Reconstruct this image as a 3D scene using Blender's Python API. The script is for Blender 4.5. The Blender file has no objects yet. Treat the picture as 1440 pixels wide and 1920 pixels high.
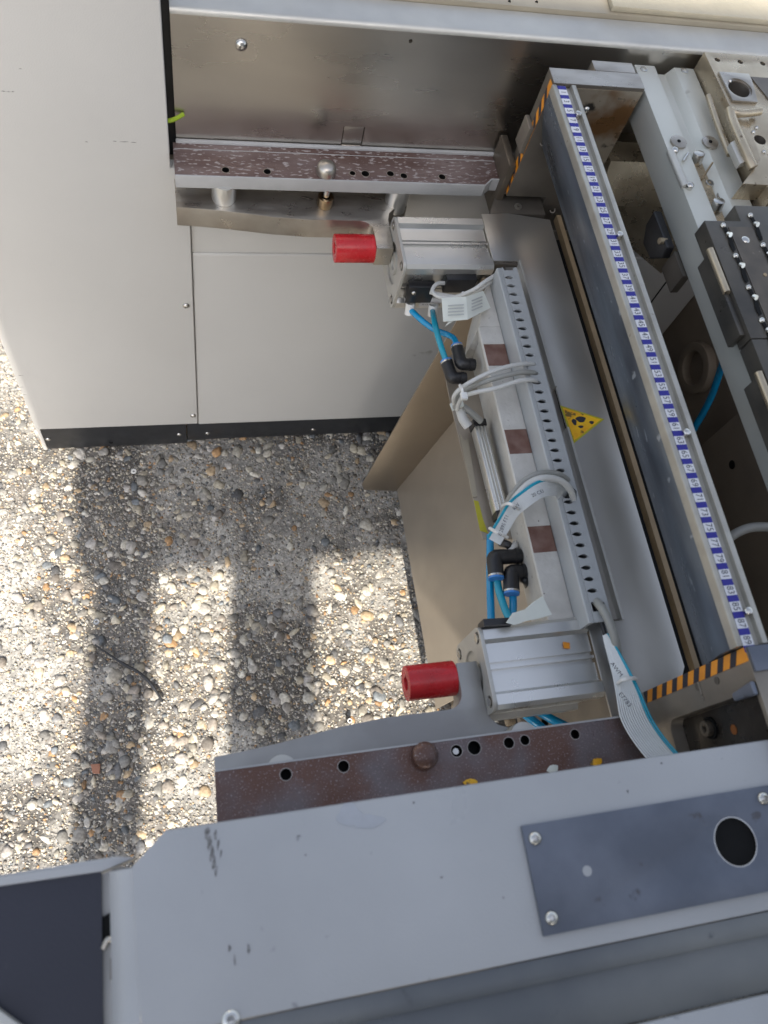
import bpy, bmesh, math, random
import numpy as np
from mathutils import Vector, Matrix
from mathutils.geometry import tessellate_polygon
random.seed(7); rng = np.random.default_rng(11)
C = bpy.context.scene.collection
sc = bpy.context.scene
PI = math.pi
# ---------------------------------------------------------------- camera
# camera stands 2.0 above the ground, axes of the machine: X right, Y away, Z up
F = 1514.93                      # focal length in pixels of the 1440 x 1920 photograph
CM = ((0.97048291, -0.15212391, 0.18713963), (-0.06347317, -0.9097213, -0.41033927), (0.23266732, 0.38634891, -0.89252476))
cam_d = bpy.data.cameras.new('camera'); cam = bpy.data.objects.new('camera', cam_d); C.objects.link(cam); sc.camera = cam
cam_d.sensor_fit = 'VERTICAL'; cam_d.sensor_height = 24; cam_d.sensor_width = 18
cam_d.lens = F / 1920 * 24; cam_d.clip_start = 0.02; cam_d.clip_end = 2000
cam_d.dof.use_dof = True; cam_d.dof.focus_distance = 1.5; cam_d.dof.aperture_fstop = 3.6
cam.matrix_world = Matrix(((CM[0][0], -CM[1][0], -CM[2][0], 0), (CM[0][1], -CM[1][1], -CM[2][1], 0), (CM[0][2], -CM[1][2], -CM[2][2], 2.0), (0, 0, 0, 1)))
# ---------------------------------------------------------------- light
SUN_AZ = Vector((0.10, 1.0, 0)).normalized()   # direction the sunlight travels over the ground
SUN_EL = math.radians(42)
w = bpy.data.worlds.new('World'); sc.world = w; w.use_nodes = True
nt = w.node_tree; bg = nt.nodes['Background']; sky = nt.nodes.new('ShaderNodeTexSky'); sky.sky_type = 'NISHITA'; sky.sun_disc = False
sky.sun_elevation = SUN_EL; sky.sun_rotation = math.atan2(-SUN_AZ.x, -SUN_AZ.y); sky.dust_density = 2.5
hs_ = nt.nodes.new('ShaderNodeHueSaturation'); hs_.inputs['Saturation'].default_value = .55   # thin summer haze
nt.links.new(sky.outputs[0], hs_.inputs['Color']); nt.links.new(hs_.outputs[0], bg.inputs[0]); bg.inputs[1].default_value = 0.125
sd = bpy.data.lights.new('sun', 'SUN'); sd.energy = 4.5; sd.angle = math.radians(1.3); sd.color = (1, .93, .82)
so = bpy.data.objects.new('sun', sd); C.objects.link(so)
dvec = Vector((SUN_AZ.x * math.cos(SUN_EL), SUN_AZ.y * math.cos(SUN_EL), -math.sin(SUN_EL)))
so.rotation_euler = dvec.to_track_quat('-Z', 'Y').to_euler(); so.location = (0, -3, 6)
sc.view_settings.view_transform = 'Standard'; sc.view_settings.look = 'None'; sc.view_settings.exposure = 1.42; sc.view_settings.gamma = 1
sc.view_settings.use_curve_mapping = False

# ---------------------------------------------------------------- helpers
def ray(x, y):
    a = (x - 720) / F; b = (y - 960) / F
    return Vector([CM[0][i] * a + CM[1][i] * b + CM[2][i] for i in range(3)])
def az(x, y, z): r = ray(x, y); t = (z - 2) / r.z; return Vector((r.x * t, r.y * t, z))
def ay(x, y, Y): r = ray(x, y); t = Y / r.y; return Vector((r.x * t, Y, 2 + r.z * t))
def ax(x, y, X): r = ray(x, y); t = X / r.x; return Vector((X, r.y * t, 2 + r.z * t))

class MB:
    def __init__(s): s.v = []; s.f = []; s.m = []
    def add(s, vs, fs, m=0):
        o = len(s.v); s.v += [tuple(v) for v in vs]; s.f += [tuple(i + o for i in f) for f in fs]; s.m += [m] * len(fs)
    def box(s, x0, x1, y0, y1, z0, z1, m=0):
        s.add([(x0, y0, z0), (x1, y0, z0), (x1, y1, z0), (x0, y1, z0), (x0, y0, z1), (x1, y0, z1), (x1, y1, z1), (x0, y1, z1)],
              [(3, 2, 1, 0), (4, 5, 6, 7), (0, 1, 5, 4), (1, 2, 6, 5), (2, 3, 7, 6), (3, 0, 4, 7)], m); return s
    def cyl(s, p0, p1, r, n=16, r1=None, inner=None, m=0):
        p0 = Vector(p0); p1 = Vector(p1); d = (p1 - p0).normalized(); r1 = r if r1 is None else r1
        u = d.orthogonal().normalized(); k = d.cross(u); vs = []; fs = []
        for (p, rr) in ((p0, r), (p1, r1)):
            for i in range(n):
                a = 2 * PI * i / n; vs.append(p + (u * math.cos(a) + k * math.sin(a)) * rr)
        fs += [(i, (i + 1) % n, n + (i + 1) % n, n + i) for i in range(n)]
        if inner is None: fs += [tuple(range(n))[::-1], tuple(range(n, 2 * n))]
        else:
            for (p, rr) in ((p0, inner), (p1, inner)):
                for i in range(n):
                    a = 2 * PI * i / n; vs.append(p + (u * math.cos(a) + k * math.sin(a)) * rr)
            for i in range(n):
                j = (i + 1) % n
                fs += [(2 * n + j, 2 * n + i, 3 * n + i, 3 * n + j), (j, i, 2 * n + i, 2 * n + j), (n + i, n + j, 3 * n + j, 3 * n + i)]
        s.add(vs, fs, m); return s
    def tube(s, pts, r, n=10, sm=6, m=0, flat=1.0, up=None, radii=None):
        P = [Vector(p) for p in pts]
        if len(P) > 2 and sm > 1:
            Q = []
            for i in range(len(P) - 1):
                a = P[max(i - 1, 0)]; b = P[i]; c = P[i + 1]; d = P[min(i + 2, len(P) - 1)]
                for k in range(sm):
                    t = k / sm; Q.append(.5 * ((2 * b) + (c - a) * t + (2 * a - 5 * b + 4 * c - d) * t * t + (3 * b - a - 3 * c + d) * t ** 3))
            Q.append(P[-1]); P = Q
        u = None; vs = []; N = len(P)
        for i, p in enumerate(P):
            d = (P[min(i + 1, N - 1)] - P[max(i - 1, 0)]).normalized()
            if up is not None: k = Vector(up); k = (k - d * k.dot(d)).normalized(); uu = k.cross(d)
            else:
                if u is None: u = d.orthogonal().normalized()
                u = (u - d * u.dot(d)).normalized(); uu = u; k = d.cross(uu)
            rr = r if radii is None else radii[min(int(i / N * len(radii)), len(radii) - 1)]
            for q in range(n):
                a = 2 * PI * q / n; vs.append(p + uu * math.cos(a) * rr + k * math.sin(a) * rr * flat)
        fs = [(i * n + q, i * n + (q + 1) % n, (i + 1) * n + (q + 1) % n, (i + 1) * n + q) for i in range(N - 1) for q in range(n)]
        fs += [tuple(range(n))[::-1], tuple(range((N - 1) * n, N * n))]
        s.add(vs, fs, m); return s
    def dome(s, c, axis, r, h, n=14, k=4, sock=None, m=0):
        c = Vector(c); d = Vector(axis).normalized(); u = d.orthogonal().normalized(); w_ = d.cross(u); vs = []; fs = []
        for j in range(k):
            a = j / k * PI / 2; rr = r * math.cos(a); hh = h * math.sin(a)
            for i in range(n): t = 2 * PI * i / n; vs.append(c + d * hh + (u * math.cos(t) + w_ * math.sin(t)) * rr)
        if sock:
            for (rr, hh) in ((sock, h * .96), (sock * .9, h * .35)):
                for i in range(n): t = 2 * PI * i / n; vs.append(c + d * hh + (u * math.cos(t) + w_ * math.sin(t)) * rr)
            K = k + 2; fs.append(tuple(range((K - 1) * n, K * n)))
        else:
            for i in range(n): t = 2 * PI * i / n; vs.append(c + d * h + (u * math.cos(t) + w_ * math.sin(t)) * r * .18)
            K = k + 1; fs.append(tuple(range((K - 1) * n, K * n)))
        fs += [(j * n + i, j * n + (i + 1) % n, (j + 1) * n + (i + 1) % n, (j + 1) * n + i) for j in range(K - 1) for i in range(n)]
        s.add(vs, fs, m); return s
    def plate(s, outline, z0, z1, holes=(), m=0, mh=None, to=None):
        """outline: (x, y) list; holes: (points, depth or None=through); extruded z0..z1; 'to' maps (x,y,z) to world"""
        mh = m if mh is None else mh
        def ccw(L): return L if sum(L[i][0] * L[(i + 1) % len(L)][1] - L[(i + 1) % len(L)][0] * L[i][1] for i in range(len(L))) > 0 else L[::-1]
        O = ccw([tuple(p[:2]) for p in outline]); H = [(ccw([tuple(p) for p in h]), d) for h, d in holes]
        T = to or (lambda p: p)
        def cap(loops, z, up, mm):
            L = [[Vector((p[0], p[1], 0)) for p in l] for l in loops]; flat = [p for l in loops for p in l]
            tr = tessellate_polygon(L); fs = []
            for t in tr:
                a, b, c = [flat[i] for i in t]
                ar = (b[0] - a[0]) * (c[1] - a[1]) - (c[0] - a[0]) * (b[1] - a[1])
                if abs(ar) < 1e-14: continue
                fs.append(t if (ar > 0) == up else t[::-1])
            s.add([T((p[0], p[1], z)) for p in flat], fs, mm)
        cap([O] + [h for h, d in H], z1, True, m)
        cap([O] + [h for h, d in H if d is None], z0, False, m)
        n = len(O)
        s.add([T((p[0], p[1], z0)) for p in O] + [T((p[0], p[1], z1)) for p in O], [(i, (i + 1) % n, n + (i + 1) % n, n + i) for i in range(n)], m)
        for h, d in H:
            zb = z0 if d is None else z1 - d; n = len(h)
            s.add([T((p[0], p[1], zb)) for p in h] + [T((p[0], p[1], z1)) for p in h], [((i + 1) % n, i, n + i, n + (i + 1) % n) for i in range(n)], mh)
            if d is not None: cap([h], zb, True, mh)
        return s
    def prism(s, prof, a0, a1, axis='x', m=0):
        """profile (u, v): axis x -> (y, z), axis y -> (x, z); extruded a0..a1"""
        if axis == 'x': T = lambda p: (p[2], p[0], p[1])
        elif axis == 'y': T = lambda p: (p[0], p[2], p[1])
        else: T = lambda p: p
        return s.plate(prof, a0, a1, m=m, to=T)
    def build(s, name, mats, parent=None, bevel=0, smooth=35, seg=2):
        me = bpy.data.meshes.new(name); me.from_pydata(s.v, [], s.f)
        mats = mats if isinstance(mats, (list, tuple)) else [mats]
        for x in mats: me.materials.append(x)
        if len(mats) > 1: me.polygons.foreach_set('material_index', s.m)
        bm = bmesh.new(); bm.from_mesh(me); bmesh.ops.remove_doubles(bm, verts=bm.verts, dist=1e-6)
        bmesh.ops.recalc_face_normals(bm, faces=bm.faces)
        if bevel:
            E_ = [e for e in bm.edges if len(e.link_faces) == 2 and e.calc_face_angle(0) > math.radians(30)]
            bmesh.ops.bevel(bm, geom=E_, offset=bevel, segments=seg, affect='EDGES', profile=.6, clamp_overlap=True)
        bm.to_mesh(me); bm.free()
        me.polygons.foreach_set('use_smooth', [True] * len(me.polygons)); me.set_sharp_from_angle(angle=math.radians(smooth))
        o = bpy.data.objects.new(name, me); C.objects.link(o)
        if parent: o.parent = parent; o.matrix_parent_inverse = Matrix.Translation(-parent.location)
        return o
def circ(x, y, r, n=16, ry=None): return [(x + r * math.cos(2 * PI * i / n), y + (ry or r) * math.sin(2 * PI * i / n)) for i in range(n)]
def tag(o, label=None, cat=None, group=None, kind=None):
    if label: o['label'] = label
    if cat: o['category'] = cat
    if group: o['group'] = group
    if kind: o['kind'] = kind
    return o
def thing(name, loc, label, cat, group=None):
    o = bpy.data.objects.new(name, None); C.objects.link(o); o.location = loc; o.empty_display_size = .02
    return tag(o, label, cat, group)

# ---------------------------------------------------------------- materials
def mat(name, col, rough=.5, metal=0, col2=None, sc_=30, amt=.5, stretch=(1, 1, 1), bump=0, bsc=300, rvar=0, detail=4, spot=None, spot_sc=60, spot_t=.62, lo=.35, hi=.65, coat=0, sss=0, scratch=None):
    m = bpy.data.materials.new(name); m.use_nodes = True; n = m.node_tree.nodes; l = m.node_tree.links; b = n['Principled BSDF']
    b.inputs['Roughness'].default_value = rough; b.inputs['Metallic'].default_value = metal
    if coat: b.inputs['Coat Weight'].default_value = coat; b.inputs['Coat Roughness'].default_value = .15
    tc = n.new('ShaderNodeTexCoord'); mp = n.new('ShaderNodeMapping'); mp.inputs['Scale'].default_value = stretch; l.new(tc.outputs['Object'], mp.inputs[0])
    def noise(s_, d_=detail, src=mp):
        x = n.new('ShaderNodeTexNoise'); x.inputs['Scale'].default_value = s_; x.inputs['Detail'].default_value = d_; l.new(src.outputs[0], x.inputs['Vector']); return x
    def ramp(src, a, c, c0=(0, 0, 0, 1), c1=(1, 1, 1, 1)):
        r = n.new('ShaderNodeValToRGB'); r.color_ramp.elements[0].position = a; r.color_ramp.elements[1].position = c
        r.color_ramp.elements[0].color = c0; r.color_ramp.elements[1].color = c1; l.new(src, r.inputs[0]); return r
    c4 = (*col, 1); base = None
    nz = noise(sc_)
    if col2 is None: col2 = tuple(x * (1 - .18 * amt * 2) for x in col)
    r = ramp(nz.outputs[0], lo, hi, c4, (*col2, 1)); base = r.outputs[0]
    if spot:
        ns = noise(spot_sc, 6); rs = ramp(ns.outputs[0], spot_t, spot_t + .05)
        mx = n.new('ShaderNodeMix'); mx.data_type = 'RGBA'; l.new(rs.outputs[0], mx.inputs[0]); l.new(base, mx.inputs[6]); mx.inputs[7].default_value = (*spot, 1); base = mx.outputs[2]
    if scratch:
        m2 = n.new('ShaderNodeMapping'); m2.inputs['Scale'].default_value = scratch[1]; l.new(tc.outputs['Object'], m2.inputs[0]); m2.inputs['Rotation'].default_value = (0, 0, .3)
        s1 = noise(scratch[2], 2, m2); rs = ramp(s1.outputs[0], .68, .71); mx = n.new('ShaderNodeMix'); mx.data_type = 'RGBA'
        l.new(rs.outputs[0], mx.inputs[0]); l.new(base, mx.inputs[6]); mx.inputs[7].default_value = (*scratch[0], 1); base = mx.outputs[2]
    l.new(base, b.inputs['Base Color'])
    if rvar:
        q = n.new('ShaderNodeMapRange'); n3 = noise(sc_ * 2.3); l.new(n3.outputs[0], q.inputs[0]); q.inputs[1].default_value = .3; q.inputs[2].default_value = .7
        q.inputs[3].default_value = max(.03, rough - rvar); q.inputs[4].default_value = rough + rvar; l.new(q.outputs[0], b.inputs['Roughness'])
    if bump:
        nb = noise(bsc, 3); bp = n.new('ShaderNodeBump'); bp.inputs['Strength'].default_value = 1; bp.inputs['Distance'].default_value = bump
        l.new(nb.outputs[0], bp.inputs['Height']); l.new(bp.outputs[0], b.inputs['Normal'])
    return m
M = {}
M['paint'] = mat('warm_grey_powder_coat', (.50, .49, .47), .42, sc_=3, amt=.14, bump=.00025, bsc=420, rvar=.05, spot=(.33, .315, .29), spot_sc=14, spot_t=.74, detail=7)
M['paint_blue'] = mat('pale_grey_enamel', (.39, .392, .395), .36, sc_=3.5, amt=.45, bump=.0003, bsc=380, rvar=.09, spot=(.24, .245, .25), spot_sc=60, spot_t=.685, detail=9)
M['kick'] = mat('black_lacquered_steel', (.022, .023, .026), .38, sc_=20, rvar=.08, bump=.0002)
M['steel'] = mat('brushed_stainless_sheet', (.56, .53, .485), .30, 1, (.50, .47, .43), sc_=3, stretch=(.8, 1, 3), rvar=.05, bump=.00001, bsc=60)
M['steel_flat'] = mat('rolled_steel_sheet', (.50, .48, .445), .34, .85, (.44, .42, .39), sc_=7, stretch=(1, .5, 1), rvar=.06, bump=.00004, bsc=90, spot=(.30, .25, .2), spot_sc=30, spot_t=.74)
M['chute'] = mat('galvanised_chute_sheet', (.38, .33, .27), .42, .5, (.34, .295, .24), sc_=6, rvar=.06, bump=.00006, bsc=30, spot=(.22, .18, .14), spot_sc=40, spot_t=.79)
M['machined'] = mat('machined_tool_steel', (.46, .43, .385), .32, .85, (.33, .30, .26), sc_=12, stretch=(1, 3, 1), rvar=.08, bump=.00004, bsc=250, spot=(.2, .15, .11), spot_sc=90, spot_t=.73)
M['dark_steel'] = mat('blackened_steel', (.17, .15, .125), .42, .6, (.12, .105, .088), sc_=9, rvar=.1, bump=.0001, bsc=200)
M['burnt'] = mat('heat_stained_steel', (.50, .44, .35), .32, .7, (.26, .14, .06), sc_=13, lo=.45, hi=.62, rvar=.08, spot=(.06, .055, .05), spot_sc=18, spot_t=.62)
M['blue_steel'] = mat('blued_beam_face', (.13, .16, .20), .34, .6, (.04, .05, .07), sc_=14, stretch=(1, .3, 1), rvar=.1, bump=.0002, bsc=120, scratch=((.24, .27, .31), (90, 14, 14), 3), detail=7)
M['alu'] = mat('anodised_aluminium', (.68, .675, .65), .30, .85, (.61, .605, .58), sc_=9, rvar=.04)
M['alu_matt'] = mat('matt_aluminium', (.52, .51, .47), .46, .6, (.45, .44, .41), sc_=12, rvar=.08, bump=.00008, bsc=200)
M['nickel'] = mat('nickel_plated_block', (.52, .44, .32), .30, .75, (.38, .315, .225), sc_=16, rvar=.08, bump=.00015, bsc=150, spot=(.16, .12, .08), spot_sc=60, spot_t=.68, detail=7)
M['green_alu'] = mat('grey_green_anodised_beam', (.50, .50, .455), .40, .3, (.45, .455, .41), sc_=7, rvar=.06, bump=.00006, bsc=250, spot=(.36, .35, .31), spot_sc=26, spot_t=.68, detail=8)
M['rail_brown'] = mat('worn_brown_cast_rail', (.095, .055, .048), .38, .35, (.20, .155, .15), sc_=16, stretch=(.35, 1, 1), amt=1, bump=.0006, bsc=330, rvar=.16, spot=(.34, .31, .31), spot_sc=230, spot_t=.57, detail=10, lo=.38, hi=.68)
M['rail_brown2'] = mat('dull_brown_cast_rail', (.115, .058, .042), .36, .35, (.135, .112, .115), sc_=11, amt=1, bump=.0005, bsc=330, rvar=.16, spot=(.24, .20, .20), spot_sc=420, spot_t=.60, detail=10, lo=.42, hi=.60)
M['pad'] = mat('brown_anodised_pad', (.15, .075, .055), .42, .3, (.22, .135, .11), sc_=50, bump=.0002, bsc=300)
M['rail_paint'] = mat('grey_painted_edge', (.40, .40, .40), .42, 0, sc_=14, spot=(.2, .18, .17), spot_sc=90, spot_t=.74, bump=.0002)
M['cast_white'] = mat('pitted_white_casting', (.52, .505, .47), .55, 0, (.43, .415, .385), sc_=26, bump=.0012, bsc=150, spot=(.10, .08, .07), spot_sc=150, spot_t=.69, detail=6)
M['duct'] = mat('grey_plastic_duct', (.37, .385, .39), .38, 0, sc_=12, amt=.2, bump=.0001, rvar=.05, spot=(.25, .24, .23), spot_sc=50, spot_t=.74, detail=7)
M['red'] = mat('red_plastic_sleeve', (.52, .014, .02), .26, 0, (.40, .012, .015), sc_=24, rvar=.1, bump=.0002, bsc=90, spot=(.62, .10, .09), spot_sc=50, spot_t=.72)
M['black'] = mat('black_plastic', (.014, .014, .016), .36, 0, sc_=30, rvar=.08, bump=.0001)
M['guide_black'] = mat('worn_black_guide', (.05, .047, .042), .36, .3, (.09, .08, .065), sc_=14, rvar=.1, bump=.0001, spot=(.2, .17, .13), spot_sc=90, spot_t=.78)
M['hole'] = mat('bore_shade_black', (.012, .012, .012), .5)  # near black: shade inside bores and gaps is put into the colour
M['rim'] = mat('bright_bore_rim', (.34, .31, .28), .3, .9)
M['screw'] = mat('zinc_screw', (.62, .61, .58), .22, 1, (.45, .43, .4), sc_=60, rvar=.06)
M['tube'] = mat('blue_pneumatic_tube', (.0, .26, .50), .22, 0, (.0, .21, .42), sc_=20, coat=.3)
M['tube_teal'] = mat('teal_pneumatic_tube', (.01, .30, .42), .22, 0, (.0, .25, .36), sc_=20, coat=.3)
M['collar'] = mat('blue_release_collar', (.05, .23, .62), .3)
M['cable'] = mat('pale_grey_cable', (.50, .50, .48), .38, 0, sc_=30, amt=.2, spot=(.3, .28, .25), spot_sc=120, spot_t=.7)
M['cable_dark'] = mat('grey_cable', (.27, .27, .25), .4, 0, sc_=30, amt=.2)
M['tie'] = mat('white_nylon', (.72, .71, .68), .35)
M['paper'] = mat('white_paper_tag', (.62, .64, .58), .55, sc_=40, amt=.15, spot=(.30, .27, .2), spot_sc=70, spot_t=.76)
M['ink'] = mat('faded_grey_print', (.42, .43, .42), .6)
M['ink_black'] = mat('black_print', (.02, .02, .03), .5)
M['blue_print'] = mat('cobalt_blue_label', (.010, .008, .22), .4)
M['white_print'] = mat('white_label', (.58, .58, .60), .4, sc_=80, amt=.1)
M['orange'] = mat('orange_warning_tape', (.72, .27, .012), .35, 0, (.62, .22, .01), sc_=40, bump=.0001)
M['yellow'] = mat('yellow_sticker', (.80, .47, .01), .4, 0, (.70, .34, .008), sc_=50, spot=(.16, .10, .02), spot_sc=75, spot_t=.60, detail=3)
M['yellow_old'] = mat('olive_yellow_edge', (.42, .38, .02), .45)
M['navy'] = mat('dark_navy_panel', (.020, .021, .034), .38, 0, (.015, .016, .027), sc_=5, bump=.0002, bsc=240, spot=(.045, .045, .055), spot_sc=50, spot_t=.70, detail=8)
M['cast_dark'] = mat('dark_bronze_casting', (.13, .108, .082), .38, .5, (.095, .078, .06), sc_=14, rvar=.08, bump=.0002, bsc=220, spot=(.22, .10, .03), spot_sc=14, spot_t=.76)
M['cast_grey'] = mat('grey_bronze_plate', (.26, .23, .19), .4, .6, (.21, .185, .155), sc_=18, rvar=.08, bump=.0001, bsc=220)
M['inner'] = mat('brown_inner_lining', (.26, .21, .155), .55, .1, (.20, .16, .12), sc_=7, bump=.0002, bsc=160)
M['tan'] = mat('tan_edge_strip', (.34, .25, .15), .5, .3, sc_=20)
M['cover_plate'] = mat('grey_blued_cover_plate', (.15, .165, .20), .42, .4, (.095, .107, .135), sc_=11, rvar=.1, bump=.0001, bsc=300, spot=(.08, .08, .09), spot_sc=34, spot_t=.66, detail=10)
M['tray'] = mat('grey_reflective_tray', (.19, .195, .19), .33, .55, (.11, .118, .125), sc_=5, rvar=.08, detail=8, spot=(.09, .095, .1), spot_sc=30, spot_t=.68)
M['beige'] = mat('beige_cast_frame', (.38, .335, .255), .42, .3, (.33, .29, .22), sc_=14, bump=.0002, bsc=200)
M['beige_tex'] = mat('beige_textured_cover', (.38, .34, .26), .5, .2, (.33, .30, .23), sc_=14, bump=.0014, bsc=110)
M['earth'] = mat('green_yellow_earth_wire', (.30, .42, .02), .4)
M['wear'] = mat('rubbed_brown_steel', (.115, .095, .072), .34, .4, (.075, .063, .05), sc_=30, spot=(.2, .17, .13), spot_sc=90, spot_t=.72)
M['scuff'] = mat('dark_scuff', (.10, .095, .09), .6, 0, (.24, .235, .23), sc_=240, lo=.4, hi=.6)
M['smear'] = mat('pale_smear', (.375, .385, .41), .4, 0, (.34, .35, .37), sc_=60)
M['gold'] = mat('bronze_pin', (.45, .33, .2), .28, 1)

for k_ in ('hole', 'black'): M[k_].node_tree.nodes['Principled BSDF'].inputs['Specular IOR Level'].default_value = .05 if k_ == 'hole' else .5
# ---------------------------------------------------------------- ground
def ground_material():
    m = bpy.data.materials.new('exposed_aggregate_concrete'); m.use_nodes = True; n = m.node_tree.nodes; l = m.node_tree.links; b = n['Principled BSDF']
    tc = n.new('ShaderNodeTexCoord')
    def N(t, **k):
        x = n.new(t)
        for a, v in k.items(): x.inputs[a].default_value = v
        return x
    nz = N('ShaderNodeTexNoise', Scale=5, Detail=6); l.new(tc.outputs['Object'], nz.inputs[0])
    n2 = N('ShaderNodeTexNoise', Scale=260, Detail=6); l.new(tc.outputs['Object'], n2.inputs[0])
    vo = N('ShaderNodeTexVoronoi', Scale=120); l.new(tc.outputs['Object'], vo.inputs[0])
    r1 = n.new('ShaderNodeValToRGB'); r1.color_ramp.elements[0].position = .38; r1.color_ramp.elements[1].position = .66
    r1.color_ramp.elements[0].color = (.085, .08, .075, 1); r1.color_ramp.elements[1].color = (.40, .385, .35, 1); l.new(nz.outputs[0], r1.inputs[0])
    r2 = n.new('ShaderNodeValToRGB'); r2.color_ramp.elements[0].position = .35; r2.color_ramp.elements[1].position = .62
    r2.color_ramp.elements[0].color = (.3, .3, .3, 1); r2.color_ramp.elements[1].color = (1.25, 1.22, 1.18, 1); l.new(n2.outputs[0], r2.inputs[0])
    mx = n.new('ShaderNodeMix'); mx.data_type = 'RGBA'; mx.blend_type = 'MULTIPLY'; mx.inputs[0].default_value = 1; l.new(r1.outputs[0], mx.inputs[6]); l.new(r2.outputs[0], mx.inputs[7])
    l.new(mx.outputs[2], b.inputs['Base Color']); b.inputs['Roughness'].default_value = .9
    ad = n.new('ShaderNodeMath'); ad.operation = 'ADD'; l.new(n2.outputs[0], ad.inputs[0]); l.new(vo.outputs[0], ad.inputs[1])
    bp = N('ShaderNodeBump', Strength=1, Distance=.004); l.new(ad.outputs[0], bp.inputs['Height']); l.new(bp.outputs[0], b.inputs['Normal'])
    return m
GM = ground_material()
g = MB(); gs = 60
g.add([(-gs, -gs, -.012), (gs, -gs, -.012), (gs, gs, -.012), (-gs, gs, -.012)], [(0, 1, 2, 3)])
go = g.build('ground', GM); tag(go, kind='structure')
# fine relief patch of the same concrete, where the camera looks
NX, NY = 300, 330; xs = np.linspace(-.85, .95, NX); ys = np.linspace(-.25, 1.75, NY)
XX, YY = np.meshgrid(xs, ys)
def vnoise(X, Y, s, seed):
    r = np.random.default_rng(seed); G = r.random((64, 64)); x = X * s + 100; y = Y * s + 100
    xi = np.floor(x).astype(int); yi = np.floor(y).astype(int); fx = x - xi; fy = y - yi; fx = fx * fx * (3 - 2 * fx); fy = fy * fy * (3 - 2 * fy)
    a = G[yi % 64, xi % 64]; b_ = G[yi % 64, (xi + 1) % 64]; c = G[(yi + 1) % 64, xi % 64]; d = G[(yi + 1) % 64, (xi + 1) % 64]
    return (a * (1 - fx) + b_ * fx) * (1 - fy) + (c * (1 - fx) + d * fx) * fy
def mortar(X, Y): return np.clip((vnoise(X, Y, 4.2, 9) * .65 + vnoise(X, Y, 13, 10) * .35 - .50) * 7, 0, 1)
def ground_h(X, Y): return .006 * (vnoise(X, Y, 9, 1) - .5) + .004 * (vnoise(X, Y, 40, 2) - .5) + .0028 * (vnoise(X, Y, 95, 3) - .5) - .001
ZZ = ground_h(XX, YY)
edge = np.minimum(np.minimum(XX - xs[0], xs[-1] - XX), np.minimum(YY - ys[0], ys[-1] - YY)); ZZ = np.where(edge < .02, -.0125, ZZ)
vs = np.stack([XX, YY, ZZ], -1).reshape(-1, 3); idx = np.arange(NX * NY).reshape(NY, NX)
fs = np.stack([idx[:-1, :-1], idx[:-1, 1:], idx[1:, 1:], idx[1:, :-1]], -1).reshape(-1, 4)
def np_mesh(name, V, Fc, mats, attr=None):
    me = bpy.data.meshes.new(name); k = Fc.shape[1]
    me.vertices.add(len(V)); me.vertices.foreach_set('co', V.astype(np.float32).ravel())
    me.loops.add(Fc.size); me.loops.foreach_set('vertex_index', Fc.astype(np.int32).ravel())
    me.polygons.add(len(Fc)); me.polygons.foreach_set('loop_start', np.arange(0, Fc.size, k, dtype=np.int32))
    me.update(calc_edges=True); me.polygons.foreach_set('use_smooth', np.ones(len(Fc), bool))
    for x in mats: me.materials.append(x)
    if attr is not None:
        ca = me.color_attributes.new('stone_colour', 'FLOAT_COLOR', 'POINT'); ca.data.foreach_set('color', attr.astype(np.float32).ravel())
    o = bpy.data.objects.new(name, me); C.objects.link(o); return o
# pebbles
def stone_material():
    m = bpy.data.materials.new('river_pebble'); m.use_nodes = True; n = m.node_tree.nodes; l = m.node_tree.links; b = n['Principled BSDF']
    a = n.new('ShaderNodeVertexColor'); a.layer_name = 'stone_colour'; tc = n.new('ShaderNodeTexCoord')
    nz = n.new('ShaderNodeTexNoise'); nz.inputs['Scale'].default_value = 160; nz.inputs['Detail'].default_value = 6; l.new(tc.outputs['Object'], nz.inputs[0])
    r = n.new('ShaderNodeValToRGB'); r.color_ramp.elements[0].position = .3; r.color_ramp.elements[1].position = .7
    r.color_ramp.elements[0].color = (.6, .58, .56, 1); r.color_ramp.elements[1].color = (1.18, 1.18, 1.16, 1); l.new(nz.outputs[0], r.inputs[0])
    mx = n.new('ShaderNodeMix'); mx.data_type = 'RGBA'; mx.blend_type = 'MULTIPLY'; mx.inputs[0].default_value = 1
    l.new(a.outputs[0], mx.inputs[6]); l.new(r.outputs[0], mx.inputs[7]); l.new(mx.outputs[2], b.inputs['Base Color']); b.inputs['Roughness'].default_value = .62
    bp = n.new('ShaderNodeBump'); bp.inputs['Distance'].default_value = .0006; l.new(nz.outputs[0], bp.inputs['Height']); l.new(bp.outputs[0], b.inputs['Normal'])
    return m
SM = stone_material()
mk = mortar(XX, YY).reshape(-1, 1); dirt = vnoise(XX, YY, 7, 21).reshape(-1, 1); jit = rng.uniform(.65, 1.35, mk.shape)
base_c = (np.array([[.115, .106, .096]]) * (1 - mk) * (.6 + .9 * dirt) + np.array([[.34, .33, .31]]) * mk * (.7 + .5 * dirt)) * jit
tag(np_mesh('concrete_slab', vs, fs, [SM], np.concatenate([base_c, np.ones_like(mk)], 1)), kind='structure')
def ico(sub):
    bm = bmesh.new(); bmesh.ops.create_icosphere(bm, subdivisions=sub, radius=1); V = np.array([v.co[:] for v in bm.verts]); Fc = np.array([[v.index for v in f.verts] for f in bm.faces]); bm.free(); return V, Fc
PAL = np.array([(.36, .335, .285), (.40, .36, .285), (.30, .285, .26), (.19, .185, .175), (.115, .115, .118), (.37, .28, .18), (.33, .20, .10), (.50, .475, .42), (.22, .195, .17), (.42, .395, .36), (.14, .155, .17), (.34, .32, .30)])
PW = np.array([.13, .10, .12, .12, .08, .07, .035, .08, .10, .08, .05, .07]); PW /= PW.sum()
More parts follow.
